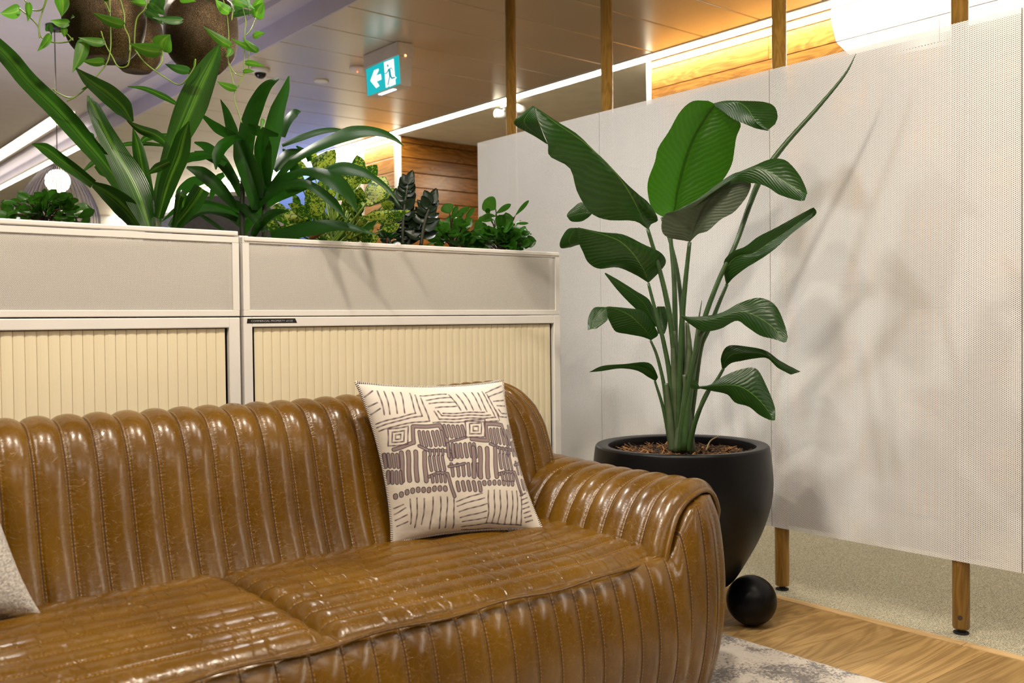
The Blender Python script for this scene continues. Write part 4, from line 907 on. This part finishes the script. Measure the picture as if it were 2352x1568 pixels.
# zz plant
m_zzs = simple('zz_stem', (.03, .035, .02), .5)
d4_ = rootd(940)
pl = empty('zz_plant', tuple(U(945, 572, d4_)), 'nearly black glossy plant with paired leaflets beside the speckled plant', 'plant')
for pts, n, sz in ((([ (1060, 1470), (1062, 1330), (1075, 1180), (1095, 1060)]), 13, .055), ([(1180, 1470), (1200, 1340), (1225, 1250), (1250, 1190)], 7, .060), ([(990, 1470), (960, 1420), (940, 1390)], 4, .04), ([(1090, 1470), (1120, 1400), (1140, 1350)], 5, .05), ([(1010, 1400), (1000, 1250), (990, 1170)], 5, .05)):
    P = [U(*Z2(*p), d4_) for p in pts]; MB().tube(P, [.007, .006, .005, .003][:len(P)], 8, True, 16).build('stem', m_zzs, pl, True)
    C = spline(np.array(P), 40)
    for i in range(n):
        q = .15+.85*i/(n-1); p = C[int(q*39)]
        for s in (1, -1):
            d = _r*s*(.9-.5*q)+_u*(.35+.5*q)+_f*random.uniform(-.25, .25); place(UE_ZZ, pl, p, d, sz*(1-.2*q)*random.uniform(.95, 1.2), random.uniform(-.4, .4), width=1.45, face=-_f+_u*.5)
    place(UE_ZZ, pl, C[-1], _u+_r*.3, sz, 0, width=1.3, face=-_f)
pl2 = empty('young_shoot_plant', tuple(U(889, 572, d4_-.1)), 'small bright rosette of pointed leaves at the foot of the nearly black plant', 'plant')
for a in np.linspace(-1.3, 1.3, 7): place(UE_L, pl2, U(*ZA(180, 900), d4_-.1), _r*math.sin(a)+_u*math.cos(a)+_f*random.uniform(-.3, .3), .045, random.uniform(-.3, .3), width=1.3, face=-_f+_u*.3)
MB().tube([U(*ZA(180, 1010), d4_-.1), U(*ZA(180, 890), d4_-.1)], .002, 6).build('stem', simple('red_stem', (.2, .04, .02), .5), pl2)
# round-leaved plants
m_pst = simple('dark_red_stem', (.05, .02, .012), .5)
def pep(cx, cy, rx, ry, n, px, label, z, scale, specials, name='round_leaf_plant', sz=.054, depth=None):
    dd = depth or rootd(px); c0 = U(*z(cx, cy+ry), dd); t = empty(name, tuple(c0), label, 'plant', 'round-leaved plants')
    for i in range(n):
        a = random.uniform(-1.5, 1.5); r = random.uniform(.25, 1); x = cx+rx*r*math.sin(a); y = cy+ry-ry*1.75*r*math.cos(a)*random.uniform(.45, 1.); f = random.uniform(-.09, .09)
        p = U(*z(x, y), dd+f); out = (p-c0); out = out/np.linalg.norm(out)
        d = out*.8+_r*random.uniform(-.6, .6)+_u*random.uniform(-.35, .45)-_f*random.uniform(-.3, .7)
        place(UE_PEP, t, p, d, sz*random.uniform(.8, 1.25), random.uniform(-.6, .6), face=_u*random.uniform(.1, 1)-_f*random.uniform(.3, 1)+_r*random.uniform(-.4, .4))
        if i % 3 == 0: MB().tube([c0+np.array([0, 0, -.02]), (c0+p)/2+_f*f*.3, p], [.0025, .002, .0015], 6, True, 8).build('stem', m_pst, t)
    for (bx, by, tx, ty, wd) in specials:
        b = U(*z(bx, by), dd-.05); e = U(*z(tx, ty), dd-.07)
        St = []; 
        B2 = np.array([bx, by], float); A2 = np.array([tx-bx, ty-by], float); L = np.linalg.norm(A2); nn = np.array([A2[1], -A2[0]])/L
        for q, k in ((0, .04), (.15, .4), (.35, .8), (.55, 1), (.75, .93), (.92, .55), (1, .05)):
            c = B2+A2*q; St.append((*c, *(c-nn*wd/2*k), *(c+nn*wd/2*k)))
        leafLMR(t, z, St, dd-.05, dd-.07, L_pep, fold=.004, n=18)
        MB().tube([c0, (c0+b)/2, b], [.003, .0025, .002], 6, True, 8).build('stem', m_pst, t)
    return t
pep(1120, 820, 240, 190, 60, 1060, 'round-leaved green plant with bright fan-shaped leaf, beside the nearly black plant', ZA, 6.19, [(1070, 560, 1010, 420, 190), (1100, 620, 1180, 450, 80), (1110, 620, 1350, 465, 95), (1290, 650, 1420, 470, 75), (1030, 830, 820, 850, 95), (1280, 1010, 1060, 950, 70), (1240, 990, 1450, 910, 90), (1100, 780, 1260, 640, 160), (1420, 780, 1520, 660, 110)])
pep(1800, 850, 370, 220, 110, 1150, 'bushy round-leaved green plant at the right end of the planters, against the divider', ZA, 6.19, [(1725, 500, 1560, 370, 245), (1725, 560, 1940, 425, 85), (2000, 590, 2195, 370, 60), (1640, 560, 1590, 490, 80), (1680, 800, 1415, 815, 70), (1700, 650, 1480, 625, 90), (1740, 600, 1570, 570, 55), (1980, 610, 1800, 600, 60), (2000, 700, 2190, 695, 45), (1820, 790, 2090, 800, 120), (2060, 760, 2170, 850, 110), (2080, 900, 2190, 990, 120), (1430, 700, 1640, 560, 70), (1800, 860, 1990, 840, 100)])
pep(290, 1315, 270, 85, 75, 100, 'low round-leaved green plant at the left edge of frame, below the globe lamp', Z1, 2.8, [(330, 1310, 445, 1250, 75), (310, 1290, 380, 1240, 30), (370, 1345, 515, 1330, 35), (500, 1400, 608, 1350, 60), (100, 1335, 200, 1330, 32), (110, 1300, 15, 1300, 30), (110, 1360, 200, 1400, 80), (0, 1370, 90, 1330, 60), (205, 1420, 275, 1360, 35), (330, 1400, 400, 1390, 70), (520, 1430, 578, 1400, 55), (430, 1380, 470, 1430, 50), (170, 1290, 240, 1270, 45)], sz=.042)

# ---------------------------------------------------------------- hanging brass pots with trailing vines
mbz = NT('hammered_antique_brass'); v = mbz.coord(); n1 = mbz.noise(v, 420, 3, .7); n2 = mbz.noise(v, 7, 3)
s_ = mbz.math('MULTIPLY_ADD', n1, .6, mbz.math('MULTIPLY', n2, .5))
mbz.set('Base Color', mbz.ramp(s_, [(.42, (.028, .021, .016)), (.58, (.10, .070, .038)), (.72, (.46, .33, .16))])).set('Metallic', 1.).set('Roughness', mbz.ramp(s_, [(.4, (.55,)*3), (.7, (.30,)*3)])); mbz.bump(n1, .5, .002)
m_wire = simple('black_wire', (.02, .02, .02), .5)
def hang(px, ybot, rpx, d, label, htot):
    zb = float(U(px, ybot, d)[2]); c = U(px, ybot, d); r = rpx/FP*d; x, y = float(c[0]), float(c[1])
    t = empty('hanging_pot', (x, y, zb), label, 'hanging pot')
    prof = [(0, 0), (r*.42, 0), (r*.55, r*.06), (r*.86, r*.42), (r*.98, r*.85), (r, r*1.2), (r*.97, r*1.6), (r*.86, htot*r), (r*.83, htot*r), (r*.94, r*1.6), (r*.95, r*1.2), (r*.9, r*.9)]
    P = spline(np.column_stack([np.array(prof[:8]), np.zeros(8)]), 44)[:, :2]; P[0, 0] = 0; P[:, 0] = np.maximum(P[:, 0], 0)
    MB().lathe([tuple(p) for p in P]+[tuple(p) for p in prof[8:]], (x, y, zb), 56).build('pot_body', mbz.m, t, True)
    MB().lathe([(0, htot*r*.9), (r*.86, htot*r*.86)], (x, y, zb), 30).build('soil', m_soil, t)
    m = MB()
    for a in (.3, 2.4, 4.5): m.tube([(x+r*.85*math.cos(a), y+r*.85*math.sin(a), zb+htot*r), (x, y, zb+htot*r+.35)], .0008, 5)
    m.tube([(x, y, zb+htot*r+.35), (x, y, ZL)], .001, 5); m.build('hanging_wire', m_wire, t)
    return t, d
dh = 2.82
h1, _a = hang(242, 139, 91, 2.75, 'left hammered brass hanging pot, nearest and largest, vines over its front', 1.95)
h2, _a = hang(313, 165, 61, 3.35, 'middle brass hanging pot, smaller in view, half hidden behind the left one', 1.95)
h3, _a = hang(464, 166, 82, 2.9, 'right hammered brass hanging pot, its rim in view at the top edge', 1.92)
def vine(parent, pts, d0, d1, r=.0019, mat=m_stemy):
    k = len(pts); P = [U(*Z1(*p), d0+(d1-d0)*i/max(1, k-1)) for i, p in enumerate(pts)]
    MB().tube(P, r, 7, True, max(12, k*6)).build('vine', mat, parent, True)
v1 = empty('trailing_vine', tuple(U(250, 10, 2.7)), 'light green heart-leaved vine spilling from the left brass pot', 'plant', None)
v3 = empty('trailing_vine', tuple(U(500, 5, 2.85)), 'light green heart-leaved vine hanging in long strands from the right brass pot', 'plant', None)
for pts in ([(160, 0), (200, 60), (270, 60), (300, -20)], [(120, 50), (190, 110), (245, 170), (262, 235), (340, 272), (430, 270), (470, 245)], [(300, 0), (265, 100), (250, 180), (255, 245)], [(650, 200), (680, 290), (720, 360), (760, 428), (820, 422), (835, 350), (840, 290)], [(705, -20), (710, 150), (712, 300), (690, 400), (630, 480), (560, 560), (490, 620), (430, 650)], [(490, 625), (430, 625), (360, 590), (340, 570)], [(770, -20), (800, 100), (800, 170), (830, 240), (835, 330)], [(870, 320), (920, 390), (990, 450), (1080, 510), (1150, 545), (1200, 510), (1250, 430), (1258, 380)], [(1045, 320), (1040, 400), (1000, 450)], [(870, 330), (865, 250), (880, 120), (930, 60), (960, -20)], [(370, 200), (420, 210), (470, 260)], [(660, -20), (690, 40), (705, 80)]): vine(v1, pts, 2.62, 2.60)
for pts in ([(1430, -20), (1455, 70), (1470, 200), (1470, 330), (1470, 410), (1508, 560), (1510, 650), (1540, 740), (1555, 790)], [(1540, -20), (1580, 130), (1575, 200), (1575, 300), (1570, 400), (1570, 470), (1530, 560)], [(1520, -20), (1500, 60), (1490, 130)], [(1650, 110), (1620, 180), (1580, 230)], [(1600, 320), (1600, 440)], [(1600, 100), (1600, 0)], [(1470, 330), (1470, 400), (1510, 470), (1560, 490)], [(1640, 210), (1630, 240)]): vine(v3, pts, 2.74, 2.72, .0016)
m_pd = leafmat('pothos_leaf_dark', (.012, .06, .008), (.03, .11, .012), (.08, .18, .03), 'stripe', .3, .3, bs=.08)
def pl_leaf(par, b, t, wd, d, mat=L_poth, fold=.008):
    b = np.array(b, float); t = np.array(t, float); a = t-b; L = np.linalg.norm(a); nn = np.array([a[1], -a[0]])/L; rows = []
    for q, k in ((-.06, .3), (.04, .78), (.2, 1), (.42, .93), (.65, .66), (.85, .3), (1, .02)):
        c = b+a*q+nn*wd*.12*math.sin(q*3.1); rows.append((*c, *(c-nn*wd/2*k), *(c+nn*wd/2*k)))
    rows[0] = (*b, *(b-a*.06-nn*wd*.15), *(b-a*.06+nn*wd*.15))
    leafLMR(par, Z1, rows, d, d-.02, mat, tilt=random.uniform(-.02, .02), fold=fold, n=22)
for b, t, wd in (((125, 60), (0, 85), 90), ((182, 20), (178, 140), 48), ((390, -20), (395, 108), 95), ((442, 150), (322, 130), 60), ((322, 225), (240, 330), 55), ((408, 178), (412, 240), 45), ((540, 262), (465, 465), 95), ((668, 275), (503, 240), 60), ((668, 395), (528, 390), 58), ((790, 160), (595, 80), 70), ((1030, 330), (832, 280), 95), ((1040, 318), (1095, 222), 140), ((935, 20), (830, 5), 40), ((1160, -10), (1260, 10), 60), ((700, 0), (670, -40), 50), ((560, 560), (520, 575), 16)): pl_leaf(v1, b, t, wd, 2.6)
for b, t, wd in (((1170, 132), (978, 110), 55), ((1215, 455), (1060, 410), 60), ((960, 20), (1060, 100), 90), ((940, 70), (1050, 160), 60), ((1000, 0), (1050, 60), 90), ((300, 200), (310, 150), 20), ((530, 20), (455, 120), 60), ((320, 150), (330, 230), 30)): pl_leaf(v1, b, t, wd, 2.66, m_pd)
for b, t, wd in (((1480, 295), (1308, 168), 60), ((1475, 78), (1385, -5), 70), ((1650, 115), (1700, 15), 90), ((1655, 322), (1485, 248), 48), ((1655, 330), (1560, 240), 45), ((1518, 572), (1395, 522), 50), ((1580, 402), (1706, 430), 40), ((1565, 460), (1638, 460), 30), ((1630, 235), (1705, 212), 45), ((1485, 310), (1455, 370), 48), ((1252, 430), (1258, 370), 18), ((1500, 0), (1640, 60), 60), ((1560, -10), (1600, 60), 60), ((1690, 765), (1675, 830), 30), ((1640, 60), (1700, -20), 60)): pl_leaf(v3, b, t, wd, 2.72)
for b, t, wd in (((1500, 90), (1640, 80), 50), ((1320, -10), (1400, -30), 40), ((1560, 60), (1500, 20), 60)): pl_leaf(v3, b, t, wd, 2.76, m_pd)

# ---------------------------------------------------------------- exit sign
XG = 3.128
sg = empty('exit_sign', tuple(at(885, 120, 0, XG)), 'lit green exit sign with arrow and running figure under the metal ceiling', 'sign')
ya = float(at(838, 150, 0, XG)[1]); yb = float(at(915, 110, 0, XG)[1]); zb = float(at(841, 221, 0, XG)[2]); zs = float(at(840, 158, 0, XG)[2])
m_sb = simple('sign_housing', (.62, .56, .50), .5)
MB().box((XG-.008, yb-.004, zs), (XG+.105, ya+.004, ZC-.001), .005).build('mounting_box', m_sb, sg)
V = [(XG+.001, yb, zs-.001), (XG+.001, ya, zs-.001), (XG+.012, ya, zb), (XG+.012, yb, zb), (XG+.1, yb, zs-.001), (XG+.1, ya, zs-.001), (XG+.085, ya, zb), (XG+.085, yb, zb)]
MB().add(V, [(0, 1, 2, 3), (4, 7, 6, 5), (0, 3, 7, 4), (1, 5, 6, 2), (3, 2, 6, 7), (0, 4, 5, 1)]).build('housing', m_sb, sg)
z6 = zt((820, 80), 9.8)
def face(polys, off, mat, name, lab=None):
    m = MB()
    for poly in polys:
        V = [at(*z6(*p), 0, XG-off) for p in poly]; k = len(V); W = [v+np.array([.0012, 0, 0]) for v in V]
        m.add(V+W, [tuple(range(k)), tuple(range(k, 2*k))[::-1]]+[(i, (i+1) % k, k+(i+1) % k, k+i) for i in range(k)])
    m.build(name, mat, sg)
face([[(200, 778), (938, 440), (972, 1092), (240, 1382)]], .0005, emit('sign_teal', (.0, .46, .50), 1.05), 'sign_face')
m_sw = emit('sign_white', (.93, .97, 1), 1.5)
face([[(300, 1035), (385, 800), (480, 760), (485, 795), (425, 920), (533, 880), (547, 1000), (440, 1050), (500, 1148), (430, 1195)]], .0022, m_sw, 'arrow')
face([[(605, 620), (820, 538), (848, 930), (885, 960), (855, 1010), (868, 1105), (735, 1165), (700, 1130), (700, 1170), (648, 1190)]], .0022, m_sw, 'doorway_symbol')
def stroke(p, q, w_):
    p, q = np.array(p, float), np.array(q, float); a = q-p; n = np.array([-a[1], a[0]])/np.linalg.norm(a)*w_/2; return [tuple(p-n), tuple(q-n), tuple(q+n), tuple(p+n)]
face([[(690+18*math.cos(a), 692+32*math.sin(a)) for a in np.linspace(0, 6.1, 14)], stroke((622, 872), (668, 862), 22), stroke((665, 868), (712, 768), 22), stroke((705, 775), (775, 740), 20), stroke((768, 738), (805, 800), 14), stroke((725, 775), (745, 925), 48), stroke((738, 915), (692, 1130), 22), stroke((748, 915), (785, 985), 34), stroke((778, 978), (852, 955), 34)], .0038, emit('sign_teal2', (.0, .32, .36), 1.0), 'running_figure')
LY = [float(at(*z6(520, 1340), 2, zb)[1]), float(at(*z6(900, 1225), 2, zb)[1])]
MB().box((XG+.03, LY[1], zb-.004), (XG+.055, LY[0], zb-.0005), .0015).build('downlight_slot', emit('slot_white', (.9, .95, 1), 4), sg)
MB().box((XG+.04, yb-.0075, zs+.0), (XG+.052, yb-.0042, zs+.012), .001).build('indicator_lamp', emit('indicator', (1, .35, .12), 5), sg)
# ceiling devices
def disc(px, py, r, hgt, label, name, cat, z=ZC, extra=None):
    c = at(px, py, 2, z); t = empty(name, (c[0], c[1], z), label, cat)
    MB().lathe([(0, -hgt), (r*.7, -hgt), (r, -hgt*.55), (r, 0), (0, 0)], (c[0], c[1], z-.0005), 36).build('housing', m_white, t, True); return t, c
t, c = disc(598, 158, .062, .03, 'white dome camera on the metal ceiling beside the hanging vine', 'dome_camera', 'camera')
MB().lathe([(.038*math.sin(a), -.03-.036*math.cos(a)) for a in np.linspace(0, math.pi/2, 12)], (c[0], c[1], ZC), 30).build('lens_dome', simple('black_dome', (.01, .01, .012), .15), t, True)
t, c = disc(822, 155, .055, .028, 'round white smoke detector with a red light, left of the exit sign', 'smoke_detector', 'detector')
q = U(821, 165, float((np.array(c)-CP)@_f)-.06); MB().lathe([(0, -.006), (.006, 0), (0, .006)], tuple(q), 12).build('red_lamp', emit('red_lamp', (1, .10, .03), 6), t)
disc(738, 185, .05, .012, 'flat round white cover plate on the metal ceiling, below the smoke detector', 'cover_plate', 'cover plate')
c = at(1172, 238, 2, ZC); t = empty('emergency_light', tuple(c), 'small white two-headed emergency light behind the leftmost timber post', 'light')
MB().box((c[0]-.05, c[1]-.06, ZC-.03), (c[0]+.05, c[1]+.06, ZC-.001), .006).build('housing', m_white, t)
for s in (-1, 1): MB().tube([(c[0]-.05, c[1]+s*.11, ZC-.062), (c[0]+.03, c[1]+s*.11, ZC-.062)], .034, 20).tube([(c[0], c[1]+s*.05, ZC-.02), (c[0], c[1]+s*.1, ZC-.05)], .01, 8).build('lamp_head', m_white, t, True)

# ---------------------------------------------------------------- globe pendant with wire shade
pc = at(125, 58, 2, ZL); pd = float((np.array(pc)-CP)@_f); bc = U(133, 415, pd)
px_, py_ = float(pc[0]), float(pc[1]); bz = float(bc[2])
pn = empty('pendant_lamp', (px_, py_, bz), 'glowing globe pendant lamp in a dark wire shade above the left planter', 'lamp')
MB().tube([(px_, py_, ZL), (px_, py_, ZL-.03)], .05, 24).build('ceiling_rose', m_wire, pn, True)
MB().tube([(px_, py_, ZL-.03), (px_, py_, bz+.10)], .003, 8).build('cord', m_wire, pn)
MB().tube([(px_, py_, bz+.11), (px_, py_, bz+.06)], .022, 16).build('lamp_holder', m_wire, pn, True)
MB().lathe([(.071*math.sin(a), -.071*math.cos(a)) for a in np.linspace(0, math.pi, 24)], (px_, py_, bz), 36).build('bulb', emit('bulb_glow', (1, .90, .74), 5), pn, True)
m = MB()
for k in range(44):
    a = 2*math.pi*k/44; pr = [(.02, .10), (.09, .06), (.16, -.03), (.21, -.13), (.232, -.22), (.225, -.29), (.19, -.34)]
    m.tube([(px_+r*math.cos(a), py_+r*math.sin(a), bz+z) for r, z in pr], .0026, 4, False, 12)
for r, z in ((.02, .10), (.19, -.34)): m.tube([(px_+r*math.cos(a), py_+r*math.sin(a), bz+z) for a in np.linspace(0, 2*math.pi, 40)], .0025, 5, False)
m.build('wire_shade', simple('dark_lilac_wire', (.09, .075, .09), .5), pn)

# ---------------------------------------------------------------- high-back booths seen behind the planters
mg = simple('grey_felt', (.10, .10, .11), .95, vary=.15, scale=40); mwf = simple('pale_shell', (.62, .60, .56), .5)
for px, py, w_, d, lb in ((520, 440, .62, 5.0, 'grey high-back booth behind the planters, larger rounded top'), (425, 485, .62, 6.4, 'grey high-back booth left of the other, seen low between the striped leaves')):
    top = U(px, py, d); x, y = float(top[0]), float(top[1]); zt_ = float(top[2]); t = empty('high_back_booth', (x, y, 0), lb, 'booth')
    def slab(dx, w2, zt2, th, mat, nm):
        V = []; n = 24; out = [(-w2, .0)]+[(-w2*math.cos(a)**.6 if math.cos(a) > 0 else w2*abs(math.cos(a))**.6, zt2-.35+.35*math.sin(a)**.6) for a in np.linspace(0, math.pi, n)]+[(w2, 0)]
        for o in (0, th):
            for a, z in out: V.append((x+_r[0]*a+_f[0]*(dx+o), y+_r[1]*a+_f[1]*(dx+o), z))
        k = len(out); MB().add(V, [tuple(range(k)), tuple(range(k, 2*k))[::-1]]+[(i, (i+1) % k, k+(i+1) % k, k+i) for i in range(k)]).build(nm, mat, t)
    slab(0, w_/2, zt_, .05, mwf, 'shell'); slab(-.03, w_/2-.025, zt_-.025, .028, mg, 'padding')
    MB().box((x-.3, y-.3, .3), (x+.25, y+.2, .45), .04).box((x-.25, y-.25, .02), (x+.2, y+.15, .3), .02).build('seat', mg, t)

# things of one kind share a group
GROUPS = {'tambour_cabinet': 'tambour cabinets behind the sofa', 'planter_box': 'planter boxes on the cabinets', 'scatter_cushion': 'cushions on the sofa', 'hanging_pot': 'brass pots hanging from the ceiling',
          'trailing_vine': 'vines in the brass pots', 'high_back_booth': 'booths behind the planters', 'strip_light': 'strip lights at the left'}
for o in SC.objects:
    k = o.name.split('.')[0]
    if o.parent is None and k in GROUPS: o['group'] = GROUPS[k]
